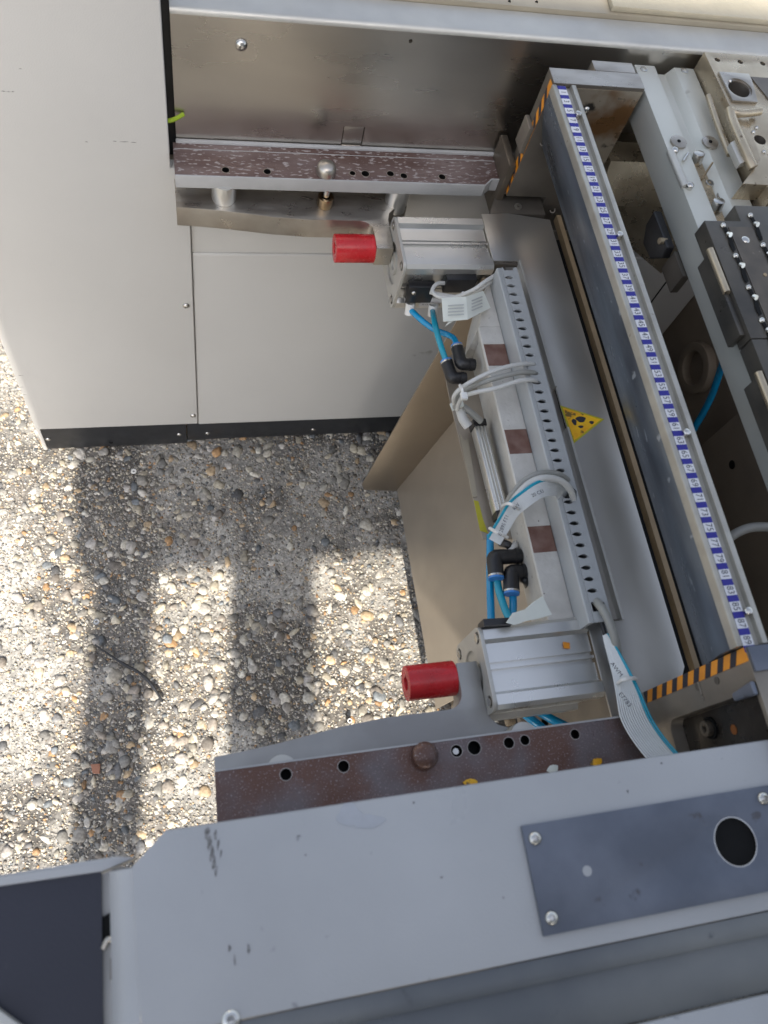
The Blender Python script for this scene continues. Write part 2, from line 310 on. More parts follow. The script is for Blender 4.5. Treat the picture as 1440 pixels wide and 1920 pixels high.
def pebbles(name, n, rmin, rmax, sub, pw, embed, kind='stuff', centres=None, patch=.8, area=(-.82, .92, -.22, 1.72)):
    V, Fc = ico(sub); nv = len(V)
    if centres is None: cx = rng.uniform(area[0], area[1], n); cy = rng.uniform(area[2], area[3], n)
    else: cx, cy = centres
    keep = rng.random(n) > mortar(cx, cy) * patch; cx = cx[keep]; cy = cy[keep]; n = len(cx)
    u = rng.random(n); r = rmin * (rmax / rmin) ** (u ** pw)
    asp = rng.uniform(.48, .98, n); hz = rng.uniform(.38, .68, n) * np.where(r > .011, .72, 1); th = rng.uniform(0, PI, n)
    P = V[None] * np.stack([r, r * asp, r * hz], 1)[:, None]
    # lumpy, irregular outlines
    k1 = rng.uniform(-1, 1, (n, 1, 3)); ph = rng.uniform(0, 6, (n, 1)); k2 = rng.uniform(-1, 1, (n, 1, 3))
    dsp = 1 + .18 * np.sin(2.2 * (V[None] * k1).sum(-1) * 2 + ph) + .12 * np.sin(5 * (V[None] * k2).sum(-1) + 2 * ph)
    P = P * dsp[..., None]
    c, s = np.cos(th)[:, None], np.sin(th)[:, None]; X = P[..., 0] * c - P[..., 1] * s; Y = P[..., 0] * s + P[..., 1] * c
    tl = rng.normal(0, .18, (n, 1)); Z = P[..., 2] + X * tl
    zc = ground_h(cx, cy) + r * hz * embed
    W = np.stack([X + cx[:, None], Y + cy[:, None], Z + zc[:, None]], -1).reshape(-1, 3)
    FF = (Fc[None] + (np.arange(n) * nv)[:, None, None]).reshape(-1, 3)
    ci = rng.choice(len(PAL), n, p=PW); col = PAL[ci] * rng.uniform(.6, 1.35, (n, 1)); col = np.concatenate([col, np.ones((n, 1))], 1)
    return tag(np_mesh(name, W, FF, [SM], np.repeat(col, nv, 0)), kind=kind)
tag(pebbles('gravel', 14500, .0040, .0190, 2, 2.9, -.12, patch=.55), 'mixed river pebbles set in the weathered concrete ground', 'gravel')
tag(pebbles('fine_gravel', 42000, .0022, .0052, 1, 1.25, .1, patch=.45, area=(-.62, .68, -.05, 1.45)), 'small grit and stone chips between the larger pebbles', 'gravel')
tag(pebbles('grit', 52000, .0010, .0023, 1, 1, .2, patch=.0, area=(-.62, .68, -.05, 1.45)), 'fine sandy grit washed out of the concrete surface', 'grit')

# ---------------------------------------------------------------- left cabinet
def screw(parent, p, axis, r=.006, h=.0035, name='screw', m='screw', sock=.42):
    return MB().dome(p, axis, r, h, sock=r * sock).build(name, M[m], parent)
YP = 1.10
t = thing('machine_cabinet', (-.17, 1.2, 0), 'tall warm grey sheet steel cabinet at the upper left with black kick plates', 'cabinet')
def yz_panel(x0, x1, z0, z1, y0, y1, name, m, par, bev=.002):
    return MB().box(x0, x1, y0, y1, z0, z1).build(name, m, par, bevel=bev)
b = MB()   # front panel, narrower above the slot beside the rail
b.plate([(-.362, .012), (-.352, .012), (-.352, .118), (.0335, .118), (.0335, .962), (.0045, .962), (.0045, 1.75), (-.362, 1.75)], 0, .022, to=lambda p: (p[0], YP + .022 - p[2], p[1]))
fp = b.build('front_panel', M['paint'], t, bevel=.003, seg=3); fp['label'] = 'tall warm grey front panel'
MB().box(-.362, -.345, YP + .022, 1.9, .012, 1.75).build('side_panel', M['paint'], t, bevel=.002)
MB().box(.0345, 1.205, YP + .005, YP + .02, .105, .752).build('lower_panel', M['paint'], t, bevel=.006, seg=4)
MB().box(.0345, 1.205, YP + .007, YP + .02, .754, .985).build('upper_panel', M['paint'], t, bevel=.0015)
for x0, x1, y, z0, z1 in ((-.350, .003, YP + .003, .012, .115), (.006, 1.2, YP + .009, .018, .103)):
    kp = MB().box(x0, x1, y, y + .02, z0, z1).build('kick_plate', M['kick'], t, bevel=.0015)
    for px, py_ in (((90, 824), (336, 815)) if x0 < 0 else ((389, 813), (587, 806))):
        q = ay(px, py_, y - .0005); screw(kp, q, (0, -1, 0), .0065, .003)
MB().cyl(ay(208, 829, YP + .0025), ay(208, 829, YP + .006), .005).build('screw_hole', M['hole'], t)
for p in ((349, 573), (362, 779)): screw(t, ay(*p, YP - .0003), (0, -1, 0), .0075, .005, m='screw')
MB().box(-.34, 1.2, YP + .03, 1.9, .02, .95).build('carcass', M['inner'], t)
for k_, (px_, py2, ln) in enumerate(((6, 171, 5), (16, 172, 4), (24, 172, 3), (162, 266, 3), (215, 265, 4), (232, 266, 9), (250, 267, 6), (38, 129, 3), (24, 704, 6), (38, 704, 8), (28, 719, 3), (40, 726, 6), (36, 733, 9), (44, 740, 8), (42, 748, 9))):
    c_ = ay(px_, py2, YP - .0002); MB().plate([(c_.x - ln * .0007, c_.z), (c_.x, c_.z + .0007), (c_.x + ln * .0008, c_.z + .0004 * ((k_ % 3) - 1)), (c_.x, c_.z - .0006)], 0, .0003, to=lambda p: (p[0], YP - p[2], p[1])).build('paint_scratch', M['scuff'], t)
# black backing paints in the shade of the slot; earth wire
MB().box(-.01, .0175, YP + .045, YP + .06, .93, 1.7).build('slot_shade_back', M['black'], t)
o = MB().tube([(-.02, 1.118, 1.042), (.008, 1.112, 1.047), (.03, 1.122, 1.052)], .0035, 8).build('earth_wire', M['earth']); tag(o, 'green and yellow earth wire crossing the black slot beside the steel wall', 'wire')

# ---------------------------------------------------------------- steel wall above the upper rail
YS = 1.125
t = thing('steel_wall', (.6, 1.15, .99), 'large brushed stainless wall sheet behind the upper rail with bent top flange', 'metal wall')
q = ay(770, 77, YS); w0 = .0165
sq = [(.2945, 1.0), (.3275, 1.0), (.3275, 1.0385), (.2945, 1.0385)]
b = MB().plate([(w0, .9955), (1.6, .985), (1.6, 1.2155), (w0, 1.2155)], 0, .003, holes=[(circ(q.x, q.z, .0032, 12), None), ([(.2915, 1.0005), (.3285, 1.0005), (.3285, 1.041), (.2915, 1.041)], None)], to=lambda p: (p[0], YS + .003 - p[2], p[1]))
b.build('sheet', M['steel'], t)
MB().box(.2935, .3270, YS + .0015, YS + .0035, .99, 1.0395).build('knock_out_tab', M['steel'], t, bevel=.0004)
MB().box(w0 + .002, 1.6, YS + .004, YS + .006, .99, 1.2).build('backing_sheet', M['dark_steel'], t)
prof = [(YS, 1.2155)] + [(YS + .008 - .008 * math.cos(a), 1.2155 + .008 * math.sin(a)) for a in np.linspace(0, PI / 2, 7)[1:]] + [(1.181, 1.2245), (1.181, 1.2215), (YS + .008, 1.2205), (YS + .004, 1.2155)]
MB().prism(prof, w0, 1.6).build('top_flange', M['alu_matt'], t, smooth=50)
MB().dome(ay(452, 84, YS - .0003), (0, -1, 0), .0095, .007, sock=.0035, n=20).build('screw', M['screw'], t)
# beige frame behind
t = thing('frame_casting', (.8, 1.3, 1.2), 'beige cast machine frame along the top edge behind the steel flange', 'machine frame')
MB().box(.02, 1.7, 1.1825, 1.5, 1.20, 1.2325).build('frame_deck', M['beige'], t, bevel=.002)
MB().plate([(.712, 1.187), (1.7, 1.187), (1.7, 1.5), (.735, 1.5)], 1.233, 1.243).build('raised_cover', M['beige_tex'], t, bevel=.002)
for p in ((955, 3), (1006, 4)): MB().cyl(az(*p, 1.2322), az(*p, 1.2332), .0025, 10).build('screw_hole', M['hole'], t)

# ---------------------------------------------------------------- clamp rails
def hole_ring(parent, x, y, z, r, n=20): return MB().cyl((x, y, z), (x, y, z + .0006), r + .0008, n, inner=r).build('bore_rim', M['rim'], parent)
t = thing('clamp_rail', (.29, 1.08, .976), 'upper worn brown cast rail with grey painted front edge and a domed stud', 'rail', 'clamp rails')
hs = [(az(423, 319, 1.0), .0062), (az(501, 322, 1.0), .006), (az(661, 325, 1.0), .005), (az(685, 326, 1.0), .0068), (az(732, 326, 1.0), .0062), (az(757, 330, 1.0), .006), (az(829, 332, 1.0), .0062)]
outU = [(.0105, 1.0475), (.5405, 1.0475), (.556, 1.062), (.57, 1.062), (.57, 1.116), (.0105, 1.118)]
MB().plate(outU, .9775, 1.0, holes=[(circ(p.x, p.y, r, 14), .014) for p, r in hs], mh=1).build('rail_bar', [M['rail_brown'], M['hole']], t, bevel=0)
for p, r in hs: hole_ring(t, p.x, p.y, 1.0, r)
MB().box(.0105, .5405, 1.0445, 1.0472, .9755, 1.0005).build('painted_edge', M['rail_paint'], t, bevel=.0006)
MB().plate([(.5406, 1.0445), (.5565, 1.0590), (.57, 1.0590), (.57, 1.0618), (.5555, 1.0618), (.5406, 1.0472)], .9755, 1.0005).build('painted_edge', M['rail_paint'], t)
MB().box(.0125, .57, 1.1035, 1.1045, 1.0, 1.0005).build('scribed_line', M['rail_paint'], t)
MB().box(.0155, .60, 1.1165, 1.1235, .985, 1.0035).build('rear_lip', M['rail_paint'], t, bevel=.001)
q = az(611, 324, 1.0); MB().cyl((q.x, q.y, .999), (q.x, q.y, 1.010), .0165, 24).dome((q.x, q.y, 1.010), (0, 0, 1), .0165, .0115, 24, 6).build('domed_stud', M['machined'], t)
t = thing('clamp_rail', (.28, .08, .976), 'lower dull brown cast rail ending at the gravel with a large round stud', 'rail', 'clamp rails')
hs2 = [(az(536, 1452, 1.0), .0068), (az(644, 1437, 1.0), .0068), (az(856, 1408, 1.0), .0072), (az(889, 1402, 1.0), .0085), (az(954, 1393, 1.0), .0068), (az(984, 1388, 1.0), .0062), (az(1078, 1377, 1.0), .0062)]
e0 = az(402, 1446, 1.0); e1 = az(1172, 1343, 1.0); e2 = az(1195, 1360, 1.0); e3 = az(1222, 1418, 1.0)
outL = [(.006, .0), (.0085, e0.y), (e1.x, e1.y), (e2.x, e2.y), (e3.x, e3.y), (.565, .0)]
MB().plate(outL, .9775, 1.0, holes=[(circ(p.x, p.y, r, 16), .014) for p, r in hs2], mh=1).build('rail_bar', [M['rail_brown2'], M['hole']], t)
for p, r in hs2: hole_ring(t, p.x, p.y, 1.0, r)
MB().cyl((hs2[2][0].x, hs2[2][0].y, .988), (hs2[2][0].x, hs2[2][0].y, .9965), .004, 8).build('key_pin', M['screw'], t)
MB().plate([(.0085, e0.y - .001), (.0085, e0.y + .0012), (e1.x, e1.y + .0012), (e1.x, e1.y - .001)], .976, 1.0008).build('painted_edge', M['rail_paint'], t)
q = az(795, 1418, 1.0); MB().cyl((q.x, q.y, .999), (q.x, q.y, 1.008), .0165, 28).dome((q.x, q.y, 1.008), (0, 0, 1), .0165, .009, 28, 6).build('domed_stud', M['rail_brown2'], t, smooth=60)

# ---------------------------------------------------------------- lever arms with red sleeves
def arm(sgn, label, rlab):
    m_ = (lambda y: y) if sgn > 0 else (lambda y: 1.18 - y)
    yc = .976 if sgn > 0 else .2105
    t = thing('lever_arm', (.2, m_(1.05), .90), label, 'lever', 'lever arms with red sleeves')
    cur = [(.0095, 1.037), (.05, 1.0345), (.096, 1.030), (.17, 1.020), (.231, 1.0155), (.30, 1.0155)]
    cur += [(.320 + .022 * math.sin(a), .9935 + .022 * math.cos(a)) for a in np.linspace(0, PI / 2, 7)]
    cur += [(.342, .9545), (.3718, .9545), (.3722, 1.02), (.376, 1.034), (.384, 1.043), (.398, 1.049), (.412, 1.051), (.412, 1.10), (.0095, 1.10)]
    MB().plate([(x, m_(y)) for x, y in cur], .898, .94).build('arm_plate', M['machined'] if sgn > 0 else M['arm_l'], t, bevel=.0008)
    s = MB().cyl((.273, yc, .915), (.3425, yc, .915), .0243, 32, inner=.0095).build('sleeve', M['red'], t, bevel=.0012); s['label'] = rlab
    MB().cyl((.278, yc, .915), (.36, yc, .915), .0094, 16).build('sleeve_bolt', M['hole'], t)
    return t
M['arm_l'] = mat('matt_grey_steel_plate', (.34, .335, .32), .42, .6, (.26, .25, .24), sc_=9, rvar=.05)
arm(1, 'upper curved steel lever arm below the brown rail with red sleeve', 'red plastic sleeve pointing left')
arm(-1, 'lower grey steel lever arm beside the sunlit gravel with red sleeve', 'glossy red plastic sleeve over sunlit gravel')
def spacer(x, y, r, mm, label, z0=.9402, z1=.9772):
    o = MB().cyl((x, y, z0), (x, y, z1), r, 32).build('spacer_disc', mm, bevel=.001); return tag(o, label, 'spacer', 'spacers between arms and rails')
spacer(.0895, 1.060, .0205, M['alu'], 'left silver round spacer under the upper rail')
spacer(.3935, 1.064, .0205, M['alu'], 'silver round spacer under the upper rail next to the cylinder', .925)
t = thing('bronze_pin', (.25, 1.05, .94), 'small slotted bronze pin under the middle of the upper rail', 'pin')
MB().cyl((.262, 1.050, .9402), (.262, 1.050, .9602), .0135, 24, inner=.008).build('pin_sleeve', M['gold'], t, bevel=.0008)
MB().cyl((.262, 1.050, .941), (.262, 1.050, .977), .006, 16).build('pin_core', M['screw'], t)
spacer(.088, .1115, .019, M['alu_matt'], 'pale round spacer peeping out above the left end of the lower rail')
spacer(.4035, .1125, .019, M['alu_matt'], 'pale round spacer peeping out beside the lower cylinder')

# ---------------------------------------------------------------- pneumatic cylinders
def cyl_profile(cy, cz, h=.057):
    side = [(-1, 0), (-.66, 0), (-.58, .13), (-.16, .13), (-.16, .22), (-.05, .22), (-.05, .09), (.02, .09), (.02, .22), (.12, .22), (.12, .13), (.58, .13), (.66, 0)]
    pts = []
    for k in range(4):
        a = -k * PI / 2
        for u, d in side:
            if u == -1: x, y = -.90, 1.0
            else: x, y = u, 1 - d
            pts.append((cy + h * (x * math.cos(a) - y * math.sin(a)), cz + h * (x * math.sin(a) + y * math.cos(a))))
        x, y = .90, 1.0; pts.append((cy + h * (x * math.cos(a) - y * math.sin(a)), cz + h * (x * math.sin(a) + y * math.cos(a))))
    return pts
def cylinder_unit(yc, label, x1=.534):
    t = thing('pneumatic_cylinder', (.45, yc, .85), label, 'pneumatic cylinder', 'compact pneumatic cylinders')
    MB().prism(cyl_profile(yc, .9135), .3785, x1).build('extruded_body', M['alu'], t, smooth=12)
    e = MB()
    oc = []
    for sx, sy in ((1, 1), (-1, 1), (-1, -1), (1, -1)):
        for k in range(5):
            a = math.atan2(sy, sx) - PI / 4 + k * PI / 8; oc.append((yc + sx * .044 + .0145 * math.cos(a), .9135 + sy * .044 + .0145 * math.sin(a)))
    e.plate(oc, 0, .0055, holes=[(circ(yc, .9135, .036, 28), .004)] + [(circ(yc + sx * .044, .9135 + sy * .044, .0085, 12), .005) for sx in (-1, 1) for sy in (-1, 1)], to=lambda p: (.3782 - p[2], p[0], p[1]), mh=0)
    e.build('end_plate', M['alu_matt'], t, bevel=.0005, seg=1)
    MB().cyl((.3772, yc, .9135), (.3735, yc, .9135), .020, 28, inner=.012).build('rod_seal', M['alu_matt'], t)
    for sx in (-1, 1):
        for sz in (-1, 1): MB().cyl((.3745, yc + sx * .044, .9135 + sz * .044), (.371, yc + sx * .044, .9135 + sz * .044), .006, 12).build('cap_screw', M['screw'], t)
    return t
cu = cylinder_unit(.9455, 'upper silver finned pneumatic cylinder with two black sensors and blue tubes')
cl = cylinder_unit(.2090, 'lower silver finned pneumatic cylinder with an orange square sticker')
# sensors on the upper cylinder's camera side
yf = .9455 - .057
def at_face(px, py_): return ay(px, py_, yf - .004)
def sensor(px0, px1, py0, py1, lab, sp):
    a = ay(px0, py0, yf - .006); c = ay(px1, py1, yf - .006)
    s = MB().box(a.x, c.x, yf - .012, yf + .004, c.z, a.z).build('position_sensor', M['black'], cu, bevel=.0012); s['label'] = lab
    screw(s, ay(*sp, yf - .0125), (0, -1, 0), .0045, .004); return s
sensor(767, 806, 534, 563, 'left black sensor', (776, 549)); sensor(838, 884, 519, 544, 'right black sensor', (868, 549))
q0 = ay(788, 566, yf - .001); q1 = ay(822, 574, yf - .001)
MB().box(q0.x, q1.x, yf - .0012, yf - .0002, q1.z, q0.z).build('type_label', M['white_print'], cu)
def text(s, size, m, parent=None, name='printed_text', depth=.0):
    cu_ = bpy.data.curves.new(name, 'FONT'); cu_.body = s; cu_.size = size; cu_.align_x = 'CENTER'; cu_.align_y = 'CENTER'; cu_.extrude = depth; cu_.resolution_u = 3
    o = bpy.data.objects.new(name, cu_); C.objects.link(o); bpy.context.view_layer.update()
    me = bpy.data.meshes.new_from_object(o); C.objects.unlink(o); bpy.data.objects.remove(o)
    me.materials.clear(); me.materials.append(m); r = bpy.data.objects.new(name, me); C.objects.link(r)
    if parent: r.parent = parent; r.matrix_parent_inverse = Matrix.Translation(-parent.location)
    return r
def place(o, M4): o.matrix_basis = M4
def frame(x, y, z, X, Y):
    X = Vector(X).normalized(); Z = X.cross(Vector(Y)).normalized(); Y = Z.cross(X)
    return Matrix(((X.x, Y.x, Z.x, x), (X.y, Y.y, Z.y, y), (X.z, Y.z, Z.z, z), (0, 0, 0, 1)))
# the brand print on the cylinder is upside down as seen from here
tt = text('SMC', .0085, M['ink_black'], cu, 'printed_logo'); place(tt, frame(q1.x - .006, yf - .0018, (q0.z + q1.z) / 2, (-1, 0, 0), (0, 0, -1)))
tt = text('63-35', .005, M['ink_black'], cu, 'printed_type'); place(tt, frame(q0.x + .01, yf - .0018, (q0.z + q1.z) / 2, (-1, 0, 0), (0, 0, -1)))
for p in ((768, 580), (811, 583)):
    q = az(*p, .872); MB().cyl((q.x, q.y + .004, q.z + .012), (q.x, q.y - .006, q.z - .006), .0088, 18, inner=.0056).build('port_collar', M['tie'], cu)
# sticker on the lower cylinder
q = az(1062, 1210, .9652)
o = MB().plate([(q.x - .005, q.y - .0035), (q.x + .004, q.y - .0055), (q.x + .0055, q.y + .003), (q.x - .004, q.y + .0055)], .9652, .9657).build('orange_sticker', M['orange']); tag(o, 'small orange square sticker on top of the lower cylinder', 'sticker')

# ---------------------------------------------------------------- support plate with the channel for the duct
t = thing('support_plate', (.6, .59, .96), 'long flat steel support plate with an open channel for the cable duct', 'steel plate')
outP = [(.535, 1.0085), (.585, 1.012), (.664, .9985), (.6645, .178), (.62, .105), (.535, .105), (.535, .2535), (.5895, .2535), (.5825, .9035), (.535, .9035)]
MB().plate(outP, .9665, .97).build('plate_sheet', M['steel_flat'], t, bevel=.0006)
for y0, y1 in ((.2535, .570), (.645, .9035)):
    xa = .5895 - .007 * (y0 - .2535) / .65; xb = .5895 - .007 * (y1 - .2535) / .65
    MB().plate([(xa - .0022, y0), (xa + .002, y0), (xb + .002, y1), (xb - .0022, y1)], .945, .9735).build('channel_lip', M['alu_matt'], t, bevel=.0012)
MB().box(.535, .59, .899, .9035, .93, .9665).build('channel_end', M['dark_steel'], t); MB().box(.558, .588, .257, .8985, .955, .96).build('channel_floor', M['steel_flat'], t)
MB().box(.5577, .5605, .26, .852, .9505, .985).build('brush_strip', mat('dark_brush_strip', (.06, .055, .05), .8, 0, (.3, .29, .27), sc_=500, lo=.5, hi=.6, bump=.001, bsc=700), t)
MB().box(.535, .588, .2535, .257, .93, .9665).build('channel_end', M['dark_steel'], t)
# warning triangle
T1 = [az(1050, 760, .9704), az(1133, 786, .9704), az(1075, 832, .9704)]; ctr = (T1[0] + T1[1] + T1[2]) / 3
t = thing('warning_sticker', (ctr.x, ctr.y, .970), 'worn yellow warning triangle on the support plate beside the duct', 'sticker')
def tri(k, z0, z1): return MB().plate([(ctr.x + (p.x - ctr.x) * k, ctr.y + (p.y - ctr.y) * k) for p in T1], z0, z1)
tri(1.0, .9703, .9706).build('sticker_border', M['yellow_old'], t); tri(.86, .9706, .9709).build('sticker_face', M['yellow'], t)
for dx, dy, rx, ry in ((.004, .0055, .0085, .0055), (-.0085, .001, .004, .006), (.0005, -.008, .0045, .0025), (.021, -.001, .004, .003)):
    MB().plate([(ctr.x + dx + x, ctr.y + dy + y) for x, y in [(rx * math.cos(a) * (1 + .2 * math.sin(3 * a)), ry * math.sin(a)) for a in np.linspace(0, 2 * PI, 15)[:-1]]], .9709, .9711).build('worn_print', M['ink_black'], t)

# ---------------------------------------------------------------- cable duct
t = thing('cable_duct', (.54, .55, .95), 'long pale grey slotted plastic cable duct lying in the channel', 'cable duct')
dy0, dy1 = .247, .862
slots = []; rims = MB(); yy = .841; big_done = False
def slot_shape(y, g_=0): return [(.5305 - g_, y + .0006 + g_ * .5), (.5305 - g_, y - .0006 - g_ * .5)] + [(.5390 + (.0068 + g_) * math.cos(a), y + (.0034 + g_) * math.sin(a)) for a in np.linspace(-2.45, 2.45, 13)]
while yy > .29:
    if abs(yy - .447) < .0095:
        if not big_done: slots.append(([(.5315, .436), (.552, .433), (.5555, .4455), (.549, .456), (.5315, .455)], None)); big_done = True
    else:
        slots.append((slot_shape(yy), None)); rims.plate([(.5470 + .0009 * math.cos(a), yy + .0036 * math.sin(a)) for a in np.linspace(0, 2 * PI, 9)[:-1]], 1.0012, 1.0019)
    yy -= .01715
slots.append(([(.5315, .262), (.549, .262), (.552, .274), (.5315, .276)], None))
MB().plate([(.5300, dy0), (.5570, dy0), (.5570, dy1), (.551, dy1), (.549, dy1 - .006), (.5335, dy1 - .006), (.532, dy1), (.5300, dy1)], .9975, 1.0012, holes=slots).build('slotted_lid', M['duct'], t)
rims.build('slot_rims', M['duct'], t)
MB().prism([(.5215, .95), (.5230, .95), (.5298, .9975), (.5298, 1.0), (.5228, 1.0), (.5215, .9985)], dy0, dy1, 'y').build('side_wall', M['duct'], t, bevel=.0005, seg=2)
MB().box(.5555, .5575, dy0, dy1, .95, .9973).build('side_wall', M['duct'], t)
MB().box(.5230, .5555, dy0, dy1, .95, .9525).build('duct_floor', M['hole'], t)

# ---------------------------------------------------------------- white cast beam with brown pads
t = thing('cast_beam', (.48, .5, .88), 'rough white cast beam with three brown square pads beside the duct', 'beam')
pads = [(.669, .709), (.513, .554), (.355, .395)]
zt = .962; k = 1.038
def bx_(y0, y1, z1, nm='casting'):
    return MB().prism([(.500, .86), (.4945, .922), (.4812, z1 - .003), (.4828, z1), (.521, z1), (.521, .86)], y0, y1, 'y').build(nm, M['cast_white'], t, bevel=.0012)
bx_(.250, .772, zt)
for a, c in sorted([(a * k, c * k) for a, c in pads]):
    MB().box(.4835, .5205, a, c, zt - .001, zt + .0005).build('brown_pad', M['pad'], t, bevel=.0003, seg=1)
    MB().box(.4828, .5205, c + .0002, c + .0025, zt - .001, zt + .0012).build('pad_edge', M['cast_white'], t, bevel=.0004, seg=1)
MB().plate([(.4838, .7722), (.521, .7722), (.521, .868), (.500, .82)], .87, .9615).build('casting', M['cast_white'], t, bevel=.001)

# ---------------------------------------------------------------- waste chute
t = thing('waste_chute', (.6, .62, .1), 'tan sheet metal waste chute slanting down to the gravel with a pointed end flap', 'chute')
c0 = az(745, 921, .1); c1 = az(805, 1240, .1)
yb = .885
top0 = ay(868, 768, yb)
dx = (top0.x - c0.x); dz = top0.z - c0.z
y_lo = .300
kx = dx / dz
def cp(z): return c0.x + kx * (z - .1)
sheet = [(cp(.1), .1), (cp(.90), .90), (cp(.90) + .004, .90), (cp(.1) + .004, .1)]
MB().prism(sheet, y_lo, yb, 'y').build('chute_sheet', M['chute'], t, bevel=.0006)
fl = [ay(745, 921, yb), ay(682, 919, yb), ay(679, 908, yb), ay(838, 634, yb), ay(905, 520, yb), Vector((cp(.90) + .004, yb, .90))]
MB().plate([(p.x, p.z) for p in fl], 0, .003, to=lambda p: (p[0], yb - p[2] + .003, p[1])).build('end_flap', mat('glossy_flap_sheet', (.42, .36, .29), .36, .95, (.37, .32, .26), sc_=5, rvar=.04), t, bevel=.0005)
# bracket sheet that carries the fittings
t = thing('bracket_sheet', (.47, .6, .85), 'narrow upright brass toned bracket sheet under the white cast beam', 'bracket')
bl = [az(829, 676, .86), az(846, 760, .86), az(905, 1010, .86), az(965, 1010, .86), az(915, 690, .86), az(888, 640, .86)]
MB().plate([(p.x, p.y) for p in bl], .857, .86).build('bracket_plate', M['chute'], t)
rb = [az(871, 826, .862), az(878, 822, .862), az(895, 931, .862), az(886, 932, .862), az(862, 812, .862)]
MB().plate([(p.x, p.y) for p in rb], .8603, .8622).build('folded_edge', M['beige'], t)
q = [az(888, 938, .8605), az(897, 940, .8605), az(906, 975, .8605), az(915, 1000, .8605), az(900, 995, .8605)]
MB().plate([(p.x, p.y) for p in q], .8603, .8608).build('yellow_mark', M['yellow_old'], t)

# slim aluminium sensor profile
a = az(902, 796, .90); c = az(943, 955, .90)
t = thing('slim_profile', (a.x, a.y, .89), 'slim silver extruded profile with black end caps beside the cast beam', 'profile')
u = (c - a).normalized(); v = Vector((-u.y, u.x, 0))
def along(s, l0, l1, w0, w1, z0, z1): p = [s + u * l0 + v * w0, s + u * l1 + v * w0, s + u * l1 + v * w1, s + u * l0 + v * w1]; return MB().plate([(q.x, q.y) for q in p], z0, z1)
L = (c - a).length
along(a, 0, L, -.010, .010, .875, .896).build('profile_body', M['alu'], t, bevel=.0012)
for o_ in (-.006, -.001, .005): along(a, .001, L - .001, o_, o_ + .0022, .896, .8985).build('profile_ridge', M['alu'], t, bevel=.0004, seg=1)
for l0, l1 in ((-.012, 0), (L, L + .011)): along(a, l0, l1, -.0115, .0115, .874, .8985).build('end_cap', M['black'], t, bevel=.001)

# ---------------------------------------------------------------- feeder rail with number strip
t = thing('number_rail', (.6, .59, 1.1), 'long steel feeder rail carrying the blue and white number strip 1 to 89', 'rail')
ry0, ry1 = .1515, 1.0385
prof = [(.5815, 1.2085), (.5825, 1.21), (.588, 1.21), (.589, 1.2085), (.6045, 1.2085), (.6055, 1.2045), (.612, 1.2045), (.6135, 1.211), (.6205, 1.211), (.6215, 1.2095), (.6215, 1.16), (.66, 1.0), (.66, .97), (.645, .97), (.605, 1.125), (.5825, 1.165)]
prof_top = [(.5815, 1.2085), (.5825, 1.21), (.588, 1.21), (.589, 1.2085), (.6045, 1.2085), (.6055, 1.2045), (.612, 1.2045), (.6135, 1.211), (.6205, 1.211), (.6215, 1.2095), (.6215, 1.195), (.5815, 1.195)]
MB().prism(prof_top, ry0, ry1, 'y').build('rail_top', mat('worn_grey_rail_top', (.40, .385, .345), .4, .6, (.33, .315, .28), sc_=30, bump=.0002, bsc=200, spot=(.2, .18, .15), spot_sc=80, spot_t=.7), t, bevel=.0003, seg=1)
MB().prism([(.5820, 1.1945), (.6210, 1.1945), (.640, 1.14), (.640, 1.09), (.612, 1.09), (.5965, 1.128), (.5830, 1.17)], ry0, ry1, 'y').build('rail_body', M['blue_steel'], t, bevel=.001)
pitch = (1.295 * .79 - .199 * .79) / 44; yl = 1.0232
tile_w = bpy.data.meshes.new('tw'); bpy.data.meshes.remove(tile_w)
def tile(y, half, mm, nm):
    if nm not in tile.cache: tile.cache[nm] = None
    o = tile.cache[nm]
    if o is None:
        o = MB().box(.5895, .6035, -half, half, 0, .0005).build(nm, mm); o.parent = t; o.matrix_parent_inverse = Matrix.Translation(-t.location); tile.cache[nm] = o
    else:
        o = o.copy(); C.objects.link(o)
    o.location = (0, y, 1.2086); return o
tile.cache = {}
for i in range(45):
    y = yl - i * pitch
    wt = tile(y, .0059, M['white_print'], 'number_label')
    nt_ = text(str(2 * i + 1), .0118, M['ink_black'], None, 'printed_number')
    nt_.parent = wt; nt_.matrix_basis = frame(.5965, 0, .0007, (0, -1, 0), (1, 0, 0)) @ Matrix.Diagonal((.88, 1.05, 1, 1))
    tile(y - pitch / 2, .00385, M['blue_print'], 'blue_label')
tile(yl + pitch / 2, .00385, M['blue_print'], 'blue_label')
for p in ((1084, 214), (1162, 440), (1287, 811), (1402, 1146)):
    q = az(*p, 1.2115); MB().cyl((q.x, q.y, 1.2045), (q.x, q.y, 1.2135), .0048, 16).dome((q.x, q.y, 1.2135), (0, 0, 1), .0048, .0022, 16, 3).build('rail_screw', M['screw'], t)

# ---------------------------------------------------------------- end brackets with hazard tape
def hazard(par, x, y0, y1, z0, z1, n, slant):
    """orange and black stripes on a face that looks to -X"""
    b = MB(); b.plate([(y0, z0), (y1, z0), (y1, z1), (y0, z1)], 0, .0004, to=lambda p: (x - p[2], p[0], p[1]), m=0)
    o = b.build('warning_tape', [M['orange']], par)
    st = MB(); h = (z1 - z0) / n
    for i in range(n):
        za = z0 + i * h; pts = [(y0, za + slant), (y1, za), (y1, za + h * .46), (y0, za + h * .46 + slant)]
        pts = [(p[0], min(max(p[1], z0), z1)) for p in pts]
        if len(set(pts)) < 3: continue
        st.plate(pts, .0004, .0007, to=lambda p: (x - p[2], p[0], p[1]))
    s = st.build('black_stripes', M['ink_black'], o); return o
t = thing('end_bracket', (.66, 1.05, .95), 'upper heat stained steel bracket plate with hazard tape on its upright edge', 'bracket', 'hazard taped end brackets')
